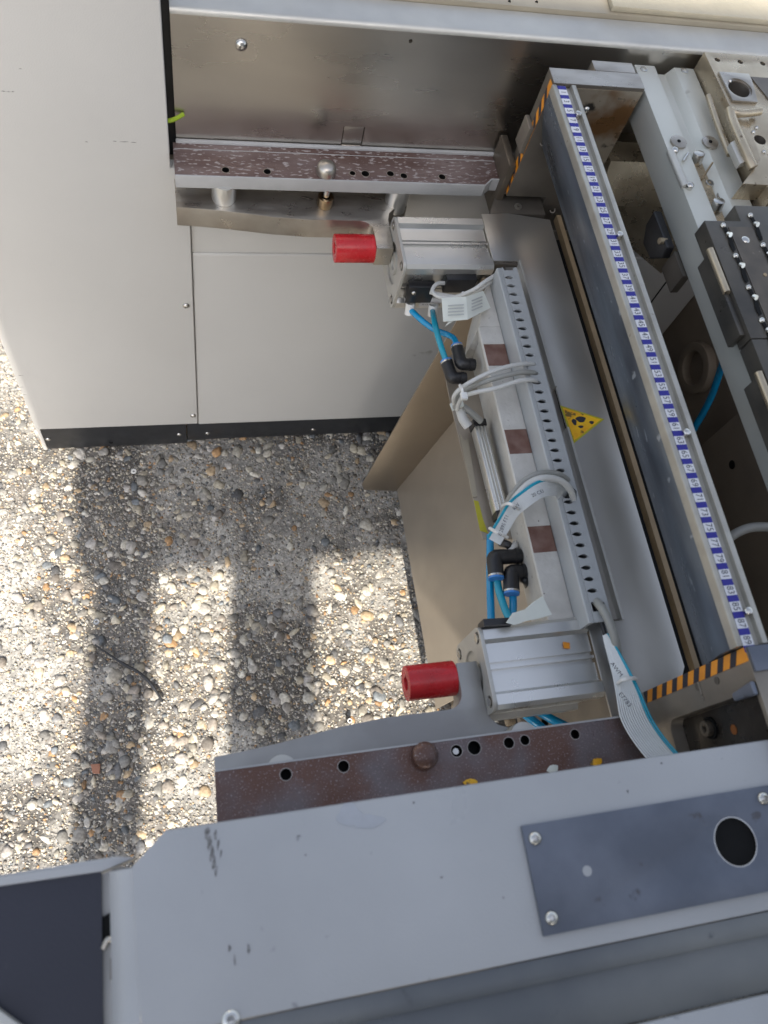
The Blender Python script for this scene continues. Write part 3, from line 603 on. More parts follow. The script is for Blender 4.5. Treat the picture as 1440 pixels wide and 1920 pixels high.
MB().plate([(.585, .982), (.662, .982), (.662, .90), (.755, .90), (.742, 1.0), (.7405, 1.21), (.585, 1.21)], 0, .034, to=lambda p: (p[0], 1.074 - p[2], p[1])).build('bracket_plate', M['bracket_u'] if 'bracket_u' in M else M['dark_steel'], t, bevel=.0008)
MB().plate([(.626, 1.205), (.7395, 1.205), (.7395, 1.03), (.70, 1.0), (.665, 1.05)], 0, .0008, to=lambda p: (p[0], 1.0398 - p[2], p[1])).build('stained_face', M['burnt'], t)
MB().box(.585, .7405, 1.0405, 1.0738, 1.2102, 1.2112).build('top_face', M['machined'], t)
MB().box(.664, .735, 1.075, 1.098, 1.12, 1.2112).build('rear_step', M['machined'], t, bevel=.0008)
hazard(t, .5848, 1.041, 1.0555, .985, 1.206, 9, -.012)
for p in ((1018, 268), (1041, 321), (1036, 394)): MB().cyl(ay(*p, 1.0398), ay(*p, 1.0388), .0052, 16, inner=.0036).build('bore_rim', M['dark_steel'], t)
for p in ((1083, 215), (1099, 206)):
    q = ay(*p, 1.0388) if p[0] > 1090 else None
    if q: screw(t, q, (0, -1, 0), .0062, .004)
MB().box(.5765, .5845, 1.041, 1.0735, 1.075, 1.125).build('edge_block', M['cast_grey'], t, bevel=.001)
# foot casting of the upper bracket
t = thing('corner_block', (.60, 1.08, .95), 'dark grey cast corner block between the upper rail end and hazard bracket', 'block', 'dark corner blocks')
MB().plate([(.5705, 1.045), (.584, 1.045), (.584, 1.12), (.5705, 1.12)], .93, 1.045).build('cast_block', M['cast_dark'], t, bevel=.003)
MB().plate([(.553, 1.0125), (.66, 1.0125), (.66, 1.06), (.575, 1.06)], .93, .968).build('foot_plate', M['dark_steel'], t, bevel=.001)
q = az(971, 388, .968); MB().cyl((q.x, q.y, .966), (q.x, q.y, .9705), .0068, 18, inner=.003).build('cap_screw', M['machined'], t)
MB().box(.664, .76, 1.035, 1.04, .80, .90).build('web_plate', M['dark_steel'], t)

t = thing('end_bracket', (.66, .12, .95), 'lower grey bracket plate with bright diagonal hazard tape on its top edge', 'bracket', 'hazard taped end brackets')
yzx = lambda p: (.5905 + .0 - p[2] + .03, p[0], p[1])
MB().box(.6206, .80, .1215, .1500, .95, 1.21).build('bracket_plate', M['cast_grey'], t, bevel=.001)
pk = [(.02, 1.012), (.088, 1.012)] + [(.088 + .016 * math.sin(a), 1.028 - .016 * math.cos(a)) for a in np.linspace(0, PI / 2, 6)][1:] + [(.103, 1.19), (.097, 1.203), (.02, 1.203)]
MB().plate([(.0, .958), (.1495, .958), (.1495, 1.2098), (.118, 1.2098), (.0, 1.2098)], 0, .03, holes=[(pk, .022)], to=yzx).build('side_casting', M['cast_grey'], t, bevel=.0028, seg=3)
MB().box(.6085, .6122, .018, .1015, 1.0135, 1.2025).build('pocket_floor', mat('pocket_shade_brown', (.05, .042, .034), .32, .5, (.035, .03, .025), sc_=20, rvar=.1, bump=.0003, bsc=120), t)  # dark brown puts the recess shading into the pocket floor colour
hazard(t, .5903, .1345, .1498, .972, 1.209, 9, -.010)
MB().box(.5912, .82, .1215, .1497, 1.2102, 1.214).build('top_cap', M['cover_plate'], t, bevel=.001)
for p in ((1308, 1288), (1344, 1276)): q = ax(*p, .5902); MB().cyl(q, q - Vector((.0006, 0, 0)), .0046, 14, inner=.0032).cyl(q, q - Vector((.0003, 0, 0)), .0032, 12).build('bore', M['dark_steel'], t)
MB().box(.5885, .5905, .112, .1345, 1.104, 1.1055).build('plate_joint', M['machined'], t, bevel=.0004)
q = ax(1332, 1365, .607); MB().cyl(q + Vector((.002, 0, 0)), q - Vector((.0015, 0, 0)), .0135, 24).build('bolt_shade_ring', M['hole'], t)  # black ring paints shading around the bolt head
MB().cyl(q, q - Vector((.009, 0, 0)), .0095, 20, inner=.0045).cyl(q, q - Vector((.004, 0, 0)), .0046, 6).build('hex_bolt', M['cast_dark'], t, bevel=.0012)
q = ax(1376, 1368, .6083); MB().cyl(q, q - Vector((.0004, 0, 0)), .006, 16).build('rust_spot', mat('orange_rust_spot', (.22, .07, .01), .6), t)
MB().plate([(.098, 1.168), (.107, 1.168), (.113, 1.2085), (.097, 1.2085)], 0, .006, to=lambda p: (.5900 - p[2], p[0], p[1])).build('side_boss', M['cover_plate'], t, bevel=.003, seg=3)

# ---------------------------------------------------------------- things between number rail and right beam
t = thing('cross_member', (.82, 1.08, .95), 'dull bronze cross member between the brackets high in the gap', 'beam')
MB().prism([(1.03, .975), (1.03, 1.0), (1.036, 1.02), (1.05, 1.06), (1.098, 1.06), (1.098, .975)], .757, .90).build('cross_bar', M['nickel'], t, bevel=.002)
MB().box(.757, .905, 1.085, 1.0995, .948, .9745).build('ledge', M['nickel'], t, bevel=.001)
MB().plate([(.855, 1.097), (.90, 1.097), (.94, 1.04), (.95, .98), (.905, 1.04)], .85, .99).build('side_cheek', M['nickel'], t)
t = thing('inner_housing', (1.0, .6, 0), 'dark brown lined housing deep below the number rail', 'housing')
MB().box(.70, 1.5, -.2, 1.13, .20, .22).build('housing_floor', M['inner'], t)
MB().box(1.206, 1.23, -.2, 1.13, .22, 1.05).build('housing_wall', M['inner'], t)
MB().box(.715, .725, -.2, 1.10, .22, .85).build('housing_wall', M['dark_steel'], t)
MB().box(1.0985, 1.1, YP + .002, YP + .006, .11, .745).build('panel_seam', M['hole'], t)
MB().box(az(1289, 1207, .95).x, az(1299, 1207, .95).x, .12, 1.03, .935, .95).build('tan_edge_strip', M['tan'], t)
MB().box(.715, .83, .12, .40, .30, .34).build('step', M['inner'], t, bevel=.004)
q = ax(1312, 690, 1.205)
MB().cyl((1.209, q.y, q.z), (1.185, q.y, q.z), .062, 40, inner=.040).build('round_boss', M['inner'], t, bevel=.004)
q1 = ax(1395, 870, 1.2)
MB().box(1.17, 1.1995, .10, q1.y + .09, q1.z - .30, q1.z + .14).build('lighter_plate', M['inner'], t, bevel=.002)
MB().cyl((1.1695, q1.y, q1.z), (1.1690, q1.y, q1.z), .010, 20).build('plate_hole', M['hole'], t)
MB().box(.752, .80, .15, 1.03, .88, .885).build('dark_gap_shelf', M['cast_dark'], t)
MB().box(.60, .750, .15, 1.03, .88, .885).build('dark_gap_shelf', M['hole'], t)  # black sheet paints the shade in the gap beside the support plate

# right beam
t = thing('guide_beam', (.8, .6, 1.15), 'grey green anodised guide beam with two long ribs at the right', 'beam')
MB().prism([(.749, 1.145), (.749, 1.2), (.786, 1.2), (.792, 1.186), (.812, 1.186), (.822, 1.2), (.8585, 1.2), (.8585, 1.145)], .02, 1.111, 'y').build('beam_body', M['green_alu'], t, bevel=.0012)
MB().plate([(.792, .55), (.812, .55), (.812, .915), (.792, .92)], 1.1862, 1.1885).build('brown_insert', M['nickel'], t)
for i, p in enumerate(((1207, 130), (1283, 133))): q = az(*p, 1.2); MB().cyl((q.x, q.y, 1.2), (q.x, q.y, 1.2012), .0062, 14, inner=.0035).build('bore_rim', M['screw'], t)
for p in ((1271, 268), (1330, 269)):
    q = az(*p, 1.2); d = MB().cyl((q.x, q.y, 1.2), (q.x, q.y, 1.2035), .0135, 24).build('retaining_disc', M['machined'], t, bevel=.0006)
    MB().cyl((q.x, q.y, 1.2035), (q.x, q.y, 1.2042), .003, 10).build('disc_screw', M['hole'], d)
for p in ((1309, 300), (1346, 389)):
    q = az(*p, 1.195); MB().cyl((q.x, q.y, 1.187), (q.x - .002, q.y + .004, 1.205), .0088, 20).build('locating_pin', M['screw'], t, bevel=.0015)
for p in ((1330, 344), (1351, 368)): q = az(*p, 1.189); MB().cyl((q.x, q.y, 1.1885), (q.x, q.y, 1.1915), .0068, 18, inner=.003).build('cap_screw', M['screw'], t, bevel=.0006)
MB().tube([az(1336, 305, 1.205), az(1315, 337, 1.20)], .0016, 8).build('spring_pin', M['gold'], t); MB().tube([az(1290, 288, 1.203), az(1281, 302, 1.203)], .0022, 8).build('spring_pin', M['screw'], t)
a = az(1256, 286, 1.2); c = az(1284, 352, 1.2)
MB().tube([a + Vector((.0, 0, .001)), c + Vector((0, 0, .001))], .0062, 12).build('roller_shaft', M['alu_matt'], t)
for k_ in (0, 1):
    p = a.lerp(c, k_); MB().cyl(p + Vector((.006, 0, 0)), p + Vector((.006, 0, .006)), .006, 14).dome(p + Vector((.006, 0, .006)), (0, 0, 1), .006, .003, 14).build('clip', M['screw'], t)
q0 = ax(1243, 430, .747); MB().plate([(q0.y + .028, 1.144), (q0.y - .045, 1.144), (q0.y - .050, 1.125), (q0.y - .028, 1.098), (q0.y + .006, 1.094), (q0.y + .026, 1.115)], 0, .014, to=lambda p: (.748 - p[2], p[0], p[1])).build('cam_lever', M['black'], t, bevel=.003, seg=3)
q0 = ax(1268, 500, .747); MB().box(.742, .756, q0.y - .028, q0.y + .02, 1.105, 1.144).build('hanger', M['dark_steel'], t, bevel=.002)
q0 = ax(1249, 452, .74); MB().cyl(q0, q0 + Vector((-.012, 0, 0)), .005, 12).build('stop_screw', M['nickel'], t)

# black guides on the beam
def guide(ya, yb_, label):
    t = thing('feeder_guide', (.79, (ya + yb_) / 2, 1.2), label, 'guide block', 'black guide blocks on the beam')
    y0, y1 = min(ya, yb_), max(ya, yb_)
    MB().plate([(.7355, y1), (.7955, y1), (.7955, y1 + .030), (.8565, y1 + .030), (.89, y1 + .024), (.89, y0), (.7355, y0)], 1.2025, 1.230).build('guide_body', M['guide_black'], t, bevel=.0015)
    MB().box(.7265, .7352, y0 + .01, y1 - .055, 1.195, 1.224).build('side_flange', M['guide_black'], t, bevel=.001)
    MB().plate([(.770, y1 - .012), (.809, y1 - .012), (.809, y0 + .004), (.770, y0 + .004)], 1.2302, 1.2312).build('wear_face', M['wear'], t)
    for X_, off in ((.763, 0), (.815, .02)):
        y = y1 - .012 + off; k_ = 0
        while y > y0 + .02:
            MB().plate([(X_ - .003, y), (X_ + .003, y - .002), (X_ + .0045, y - .024), (X_ + .003, y - .043), (X_ - .002, y - .046), (X_ - .0035, y - .034), (X_ - .001, y - .020)], 1.2314, 1.2318).build('guide_slot', M['hole'], t)
            MB().dome((X_ - .001, y + .002, 1.231), (0, 0, 1), .0042, .004, 12, 3).build('guide_ball', M['screw'], t)
            MB().cyl((X_ + .001, y - .014, 1.2315), (X_ + .002, y - .018, 1.2345), .0036, 10).build('guide_pin', M['screw'], t)
            y -= .055; k_ += 1
    MB().dome((.790, y1 - .035, 1.2312), (0, 0, 1), .0062, .002, 16, 3).build('guide_screw', M['screw'], t)
    MB().cyl((.797, y1 - .098, 1.2312), (.797, y1 - .098, 1.2318), .003, 12).build('guide_dot', M['gold'], t)
    p0 = Vector((.7295, y1 - .050, 1.226)); p1 = Vector((.7295, y1 - .125, 1.226))
    MB().cyl(p0, p1, .0052, 14, inner=.0025).build('spring_sleeve', M['nickel'], t)
guide(.549, .752, 'upper black feeder guide block with two rows of small steel balls')
guide(.33, .5475, 'lower black feeder guide block cut by the right edge of the picture')

# manifold block at the top right
t = thing('manifold_block', (.93, 1.0, 1.1), 'golden nickel plated valve block with a large bore in the top right corner', 'valve block')
Z = 1.23
hb = az(1385, 168, Z)
hl = [(circ(hb.x, hb.y, .0185, 28), .03)] + [(circ(az(*p, Z).x, az(*p, Z).y, .0048, 12), .012) for p in ((1345, 112), (1388, 116), (1430, 119))]
h2 = az(1425, 262, Z); hl.append((circ(h2.x, h2.y, .010, 18), .02))
MB().plate([(.8605, 1.112), (1.15, 1.112), (1.15, .80), (.868, .80)], 1.16, Z, holes=hl, mh=1).build('block_body', [M['nickel'], M['rim']], t, bevel=.0012)
MB().cyl((hb.x, hb.y, Z), (hb.x, hb.y, Z + .001), .0215, 32, inner=.0185).build('bore_rim', M['rim'], t)
a = az(1345, 135, Z + .006)
MB().plate([(hb.x - .026, hb.y + .035), (hb.x + .03, hb.y + .035), (hb.x + .03, hb.y + .02), (hb.x + .022, hb.y - .03), (hb.x - .024, hb.y - .03)], Z, Z + .0035, holes=[(circ(hb.x, hb.y, .0215, 28), None)]).build('bore_plate', M['machined'], t, bevel=.0008)
MB().plate([(hb.x + .032, hb.y + .03), (hb.x + .10, hb.y + .03), (hb.x + .10, hb.y - .03), (hb.x + .05, hb.y - .03)], Z, Z + .002).build('pocket_plate', M['dark_steel'], t)
q = az(1368, 208, Z + .01); MB().tube([q, az(1385, 213, Z + .01), az(1425, 209, Z + .01)], .006, 12, 3).build('retaining_bar', M['nickel'], t)
MB().tube([az(1368, 206, Z + .008), az(1375, 232, Z + .008), az(1400, 290, Z + .008), az(1412, 315, Z + .004)], .0075, 12, 4).build('edge_roll', M['nickel'], t)
MB().tube([az(1328, 180, 1.215), az(1345, 232, 1.215), az(1368, 290, 1.215)], .0048, 12, 3).build('side_rod', M['nickel'], t)
for p in ((1362, 148), (1368, 152), (1403, 190), (1418, 240), (1412, 248), (1432, 285), (1375, 222)): MB().dome(az(*p, Z), (0, 0, 1), .0036, .003, 10, 3).build('block_screw', M['screw'], t)
q = az(1380, 262, Z + .004)
MB().plate([(p.x, p.y) for p in (az(1366, 272, Z), az(1384, 262, Z), az(1402, 290, Z), az(1400, 305, Z), az(1384, 312, Z))], Z - .006, Z + .005).build('latch_plate', M['alu_matt'], t, bevel=.001)
MB().plate([(p.x, p.y) for p in (az(1392, 345, Z), az(1425, 300, Z), az(1475, 270, Z), az(1475, 350, Z))], Z - .03, Z + .001).build('lower_wedge', M['nickel'], t, bevel=.001)

# ---------------------------------------------------------------- tubes and fittings
def elbow(pts, z, label, r=.0105, collar_at=0):
    P = [az(*p, z) for p in pts]
    t = thing('elbow_fitting', P[0], label, 'elbow fitting', 'black push-in elbows')
    d1 = (P[1] - P[0]).normalized(); d2 = (P[2] - P[1]).normalized()
    MB().tube([P[0], P[0].lerp(P[1], .45), P[1] - d1 * r * .75, P[1] - d1 * r * .1 + d2 * r * .1, P[1] + d2 * r * .75, P[1].lerp(P[2], .6), P[2]], r, 18, 3, radii=[r * 1.0, r * 1.0, r * 1.04, r * 1.02, r * .98, r * .94, r * .94]).build('fitting_body', M['black'], t, smooth=60)
    d = (P[0] - P[1]).normalized(); MB().cyl(P[0] - d * .001, P[0] + d * .002, r * 1.04, 18).build('steel_ring', M['screw'], t)
    MB().cyl(P[0] + d * .002, P[0] + d * .005, r * .98, 18).build('release_collar', M['collar'], t)
    e = (P[2] - P[1]).normalized(); MB().cyl(P[2] - e * .010, P[2] - e * .004, r * 1.05, 18).build('thread_band', M['black'], t)
    return P
elbow([(857, 652), (865, 683), (890, 684)], .905, 'upper black elbow fitting with blue collar beside the cast beam')
elbow([(838, 681), (848, 709), (873, 709)], .895, 'second black elbow fitting from the top above the grey cables')
elbow([(930, 1080), (927, 1045), (976, 1043)], .885, 'black elbow fitting turned down below the ribbon cable', .0125)
elbow([(959, 1109), (958, 1073), (990, 1072)], .885, 'lowest black elbow fitting nearest the lower cylinder', .0125)
def tube(nm, pts, r, mm, label, cat='tube', grp=None, n=12):
    o = MB().tube([az(*p) for p in pts], r, n, 6).build(nm, mm, smooth=60); return tag(o, label, cat, grp)
G = 'blue pneumatic tubes'
tube('air_tube', [(768, 579, .875), (790, 600, .885), (815, 618, .885), (840, 628, .885), (852, 636, .895), (857, 653, .905)], .0053, M['tube'], 'blue tube curving right from the upper cylinder to an elbow', grp=G)
tube('air_tube', [(811, 581, .875), (815, 605, .90), (824, 640, .905), (838, 682, .895)], .0053, M['tube_teal'], 'straight teal blue tube crossing over from the upper cylinder', grp=G)
tube('air_tube', [(919, 1003, .86), (919, 1040, .858), (919, 1100, .858), (921, 1163, .87)], .0062, M['tube'], 'long straight blue tube left of the lower elbows', grp=G)
tube('air_tube', [(931, 1078, .875), (935, 1105, .875), (946, 1140, .88), (956, 1162, .885)], .006, M['tube_teal'], 'slanting blue tube between the two lower elbows', grp=G)
tube('air_tube', [(961, 1110, .875), (962, 1135, .875), (960, 1165, .88)], .0062, M['tube'], 'short blue tube from the lowest elbow into the cylinder', grp=G)
tube('air_tube', [(980, 1335, .80), (1000, 1352, .80), (1030, 1375, .79)], .007, M['tube'], 'left blue tube passing under the lower cylinder at the rail', grp=G)
tube('air_tube', [(1003, 1330, .80), (1030, 1346, .80), (1062, 1362, .79)], .007, M['tube'], 'right blue tube passing under the lower cylinder at the rail', grp=G)
tube('air_tube', [(1362, 655, .9), (1352, 690, .80), (1336, 738, .72), (1318, 775, .66), (1296, 812, .6)], .0075, M['tube'], 'blue tube hanging in the dark gap below the guide beam', grp=G)
tube('housing_cable', [(1345, 1035, .78), (1366, 1010, .82), (1395, 993, .83), (1425, 988, .83), (1480, 990, .83)], .0085, M['cable_dark'], 'thick grey cable arching in the dark housing right of the number rail', 'cable')
# cables
GC = 'pale grey cables out of the duct'
tube('signal_cable', [(852, 760, .93), (852, 742, .965), (870, 724, .985), (910, 702, 1.0), (950, 688, 1.006), (985, 682, 1.006), (1003, 684, .995)], .0036, M['cable'], 'uppermost pale cable looping from the duct to the cable tie', 'cable', GC)
tube('signal_cable', [(853, 764, .93), (858, 744, .955), (880, 728, .972), (920, 712, .998), (970, 699, 1.006), (992, 698, 1.004), (1006, 700, .994)], .0042, M['cable_dark'], 'middle grey cable looping from the duct to the cable tie', 'cable', GC)
tube('signal_cable', [(857, 768, .93), (866, 746, .965), (890, 736, .985), (930, 728, 1.0), (970, 715, 1.008), (995, 712, 1.006), (1008, 716, .994)], .0036, M['cable'], 'lowest pale cable looping from the duct to the cable tie', 'cable', GC)
tube('sensor_cable', [(838, 531, .935), (820, 532, .94), (811, 545, .94), (822, 556, .945), (850, 558, .95), (885, 545, .97), (910, 528, .98), (932, 514, .975)], .0036, M['cable'], 'pale sensor cable curling off the right black sensor into the duct', 'cable')
tube('sensor_cable', [(806, 548, .93), (830, 553, .935), (860, 556, .945), (895, 545, .965), (918, 530, .97), (935, 519, .965)], .0034, M['cable'], 'pale sensor cable from the left black sensor running under the other', 'cable')
tube('duct_cable', [(1066, 902, .995), (1045, 889, 1.02), (1015, 888, 1.03), (985, 901, 1.025), (963, 924, 1.015), (948, 950, .99), (938, 975, .97)], .005, M['cable_dark'], 'grey cable arching out of the duct above the ribbon cable', 'cable')
tube('duct_cable', [(1076, 945, .99), (1070, 920, 1.015), (1050, 901, 1.035), (1020, 896, 1.045), (992, 906, 1.04), (968, 930, 1.03), (955, 950, 1.01)], .0048, M['cable'], 'pale cable arching beside the ribbon cable', 'cable')
tube('duct_cable', [(1112, 1122, .99), (1128, 1140, 1.01), (1142, 1165, 1.015), (1152, 1195, 1.01), (1158, 1225, 1.0), (1160, 1262, .99)], .006, M['cable_dark'], 'thick grey cable leaving the lower end of the duct', 'cable')
tube('duct_cable', [(1111, 1130, .99), (1122, 1150, .995), (1132, 1180, .99), (1142, 1215, .985), (1150, 1250, .98)], .0036, M['black'], 'thin black cable beside the thick grey one at the duct end', 'cable')
def ribbon(pts, wid, label, n_w=11, ups=None, rev=False):
    """flat ribbon cable: parallel round conductors, the last two blue"""
    P = [az(*p) for p in pts]; t = thing('ribbon_cable', P[0], label, 'ribbon cable', 'striped ribbon cables')
    Q = []; sm = 6
    for i in range(len(P) - 1):
        a = P[max(i - 1, 0)]; b = P[i]; c = P[i + 1]; d = P[min(i + 2, len(P) - 1)]
        for k in range(sm):
            s = k / sm; Q.append(.5 * ((2 * b) + (c - a) * s + (2 * a - 5 * b + 4 * c - d) * s * s + (3 * b - a - 3 * c + d) * s ** 3))
    Q.append(P[-1]); N = len(Q); white = MB(); blue = MB()
    for j in range(n_w):
        path = []
        for i, p in enumerate(Q):
            d = (Q[min(i + 1, N - 1)] - Q[max(i - 1, 0)]).normalized(); tw = ups(i / N) if ups else 0
            sd_ = d.cross(Vector((0, 0, 1))).normalized(); nn = sd_.cross(d); sv = sd_ * math.cos(tw) + nn * math.sin(tw)
            ww = wid(i / N) if callable(wid) else wid
            path.append(p + sv * ww * (j / (n_w - 1) - .5))
        (blue if (j >= n_w - 2 if rev else j < 2) else white).tube(path, (wid(.5) if callable(wid) else wid) / (n_w - 1) * .56, 6, 1)
    white.build('white_conductors', M['cable_w'], t, smooth=60); blue.build('blue_conductors', M['tube_teal'], t, smooth=60)
    return t
M['cable_w'] = mat('white_ribbon_insulation', (.62, .64, .64), .4, sc_=30, amt=.2)
ribbon([(1060, 930, .99), (1045, 914, 1.02), (1015, 916, 1.04), (985, 935, 1.035), (962, 955, 1.02), (943, 985, 1.0), (925, 1015, .985)], lambda s: .025 - .004 * s, 'striped white and blue ribbon cable bent out of the duct and tied', 12, lambda s: .75 - .5 * s, rev=True)
ribbon([(1135, 1190, 1.0), (1148, 1220, 1.005), (1165, 1262, 1.01), (1178, 1300, 1.015), (1192, 1345, 1.02), (1218, 1388, 1.03), (1262, 1440, 1.05)], lambda s: .006 + .030 * min(1, s * 1.6), 'long white and teal ribbon cable running down over the lower rail', 13, lambda s: -1.3 * (1 - s) * .6)
def tie(pts, label, r=.0024):
    o = MB().tube([az(*p) for p in pts], r, 8, 6, flat=.7).build('cable_tie', M['tie'], smooth=60); return tag(o, label, 'cable tie', 'white cable ties')
tie([(862, 722, .985), (866, 730, .995), (868, 742, .99)], 'white cable tie around the three grey cables at the left'); 
o = MB().box(-.005, .005, -.006, .006, -.003, .003).build('tie_head', M['tie'], bevel=.001); o.location = az(870, 743, .992); tag(o, 'square white cable tie head under the grey cables', 'cable tie head')
tie([(942, 948, 1.015), (952, 944, 1.045), (966, 949, 1.045), (975, 958, 1.01)], 'white cable tie around the upper part of the bent ribbon')
tie([(918, 990, .99), (930, 997, 1.015), (942, 1003, 1.01), (952, 1008, .985)], 'white cable tie around the lower end of the bent ribbon')
tie([(1156, 1283, 1.0), (1166, 1275, 1.028), (1180, 1272, 1.03), (1192, 1272, 1.02)], 'white cable tie around the long ribbon near the hazard tape', .0032)
# print on ribbons
for s, p, ang in (('E 2895 FT1', (944, 985), 58), ('REV', (968, 950), 40), ('20 CEI', (1008, 925), 20)):
    q = az(*p, 1.047 if p[0] > 950 else 1.028); tt = text(s, .0075, M['ink_black'], None, 'ribbon_print'); tt.matrix_basis = Matrix.Translation(q) @ Matrix.Rotation(math.radians(ang), 4, 'Z'); tag(tt, 'black print reading %s on the bent ribbon cable' % s, 'print')
for s, p, ang in (('E7783', (1172, 1312), -62), ('AWM', (1156, 1255), -64)):
    q = az(*p, 1.034 if p[1] > 1300 else 1.03); tt = text(s, .0085, M['ink_black'], None, 'ribbon_print'); tt.matrix_basis = Matrix.Translation(q) @ Matrix.Rotation(math.radians(ang), 4, 'Z'); tag(tt, 'black print reading %s on the long ribbon cable' % s, 'print')
# paper tags
def quad(nm, pts, mm, par=None, th=.0006):
    P = [az(*p) for p in pts]; n_ = (P[1] - P[0]).cross(P[2] - P[0]).normalized() * th; V_ = P + [p + n_ for p in P]; k = len(P); b = MB()
    b.add(V_, [tuple(range(k)), tuple(range(k, 2 * k))[::-1]] + [(i, (i + 1) % k, k + (i + 1) % k, k + i) for i in range(k)]); return b.build(nm, mm, par)
t = thing('paper_tag', az(872, 580, 1.0), 'folded white paper tag with faded print hanging on the sensor cable', 'tag')
quad('tag_leaf', [(828, 559, .985), (874, 556, .992), (877, 599, .990), (831, 603, .98)], M['paper'], t)
quad('tag_leaf', [(874, 556, .992), (906, 545, .978), (920, 577, .975), (877, 599, .990)], M['paper'], t)
quad('tag_tail', [(834, 612, .975), (850, 602, .98), (842, 602, .98)], M['paper'], t)
for i in range(4): 
    y = 572 + i * 6; quad('faded_print', [(840, y, .9885), (870, y - 2, .9935), (870, y, .9935), (840, y + 2, .9885)], M['ink'], t, .0002)
    y = 563 + i * 6; quad('faded_print', [(884, y, .989), (904, y - 8, .982), (905, y - 6, .982), (885, y + 2, .989)], M['ink'], t, .0002)
t = thing('cable_marker', az(860, 765, .93), 'small cream cable marker with sleeve at the end of the grey cables', 'cable marker')
quad('marker_flag', [(843, 757, .925), (867, 748, .93), (870, 761, .93), (848, 770, .925)], M['paper'], t, .002)
MB().tube([az(863, 768, .915), az(868, 785, .91), az(878, 800, .905)], .008, 12, 4).build('marker_sleeve', M['beige_sleeve'] if 'beige_sleeve' in M else M['cable'], t)
MB().tube([az(868, 762, .92), az(885, 775, .915), az(902, 790, .905)], .0055, 12, 4).build('marker_cable', M['cable_dark'], t)
# little dark fittings behind ribbon
for p0, p1 in (((940, 1018), (960, 1032)), ((950, 1040), (968, 1020)), ((975, 1085), (990, 1098))):
    o = MB().tube([az(*p0, .87), az((p0[0] + p1[0]) / 2 + 3, (p0[1] + p1[1]) / 2 - 3, .885), az(*p1, .87)], .0065, 12, 4).build('hose_clip', M['black'] if p0[0] != 950 else M['cable'], smooth=60)
    tag(o, {940: 'black hose clip just below the bent ribbon cable', 950: 'pale hose clip beside the black one below the ribbon', 975: 'black hose clip beside the lowest elbow fitting'}[p0[0]], 'clip')
# valve block on top of lower cylinder + torn tape
P = [az(903, 1163, .975), az(955, 1160, .975), az(960, 1172, .975), az(905, 1176, .975)]
o = MB().plate([(p.x, p.y) for p in P], .955, .982).build('port_block', M['black'], bevel=.001); tag(o, 'flat black port block at the upper left corner of the lower cylinder', 'port block')
bl = [(950, 1168), (962, 1150), (985, 1143), (1000, 1130), (1018, 1118), (1028, 1140), (1035, 1152), (1010, 1160), (985, 1165), (965, 1172)]
quad('torn_tape', [(x, y, .992 + .004 * math.sin(i * 2.1)) for i, (x, y) in enumerate(bl)], M['paper'], None, .0012); o = bpy.context.scene.collection.objects[-1]; tag(o, 'torn scrap of whitish tape on the beam end above the lower cylinder', 'tape')

# ---------------------------------------------------------------- lower cover (near the camera)
t = thing('lower_cover', (.4, -.1, 1.17), 'pale grey enamelled cover close to the camera along the lower edge', 'cover')
cov = [(-.0655, -.107), (-.0695, .024), (-.0405, .0495), (1.1, .0495), (1.1, -.107)]
MB().plate(cov, 1.196, 1.2).build('cover_top', M['paint_blue'], t, bevel=.0012)
MB().plate([(-.0405, .0485), (1.1, .0485), (1.1, .0505), (-.0405, .0505)], 1.08, 1.1958).build('cover_front_edge', M['paint_blue'], t)
MB().prism([(-.0700, 1.1960), (-.0662, 1.1985), (-.078, 1.194), (-.090, 1.183), (-.091, 1.05), (-.088, 1.05), (-.087, 1.181), (-.077, 1.190)], -.5, .0235, 'y').build('rounded_side', M['paint_blue'], t, smooth=70)
MB().box(-.078, 1.1, -.128, -.108, 1.188, 1.1975).build('tray_lip', M['tray'], t, bevel=.001)
MB().plate([(-.078, -.175), (1.1, -.175), (1.1, -.1285), (-.078, -.1285)], 1.183, 1.187).build('steel_tray', M['tray'], t, bevel=.0008)
MB().box(-.078, 1.1, -.48, -.176, 1.188, 1.194).build('rear_cover', M['paint_blue'], t, bevel=.002)
for k_, (px_, py2, rw, rh, an) in enumerate(((388, 1562, 4, 9, .2), (392, 1580, 3.5, 11, .1), (397, 1600, 3, 12, .2), (401, 1618, 2.4, 10, .2), (405, 1634, 1.6, 8, .2), (404, 1566, 2, 8, .1), (409, 1584, 1.6, 8, .2), (414, 1600, 1.2, 6, .2), (430, 1778, 2, 5, .1), (466, 1779, 2, 7, 0), (440, 1800, 1, 8, 0), (776, 1505, 1.5, 2, 0), (828, 1645, 3, 1.5, .3), (1177, 1484, 1.5, 3, 0), (1240, 1431, 2.2, 1.6, 0), (560, 1567, 3, 1, 0), (573, 1603, 1.5, 1.5, 0), (944, 1683, 1.6, 2, 0))):
    c_ = az(px_, py2, 1.2002); sc3 = .8 / F * 1.05
    MB().plate([(c_.x + (rw * math.cos(a_) * (1 + .35 * math.sin(3.1 * a_ + k_)) + an * rh * math.sin(a_)) * sc3, c_.y + rh * math.sin(a_) * (1 + .2 * math.cos(5 * a_ + k_)) * sc3) for a_ in np.linspace(0, 2 * PI, 14)[:-1]], 1.2001, 1.2003).build('scuff_mark', M['scuff'], t)
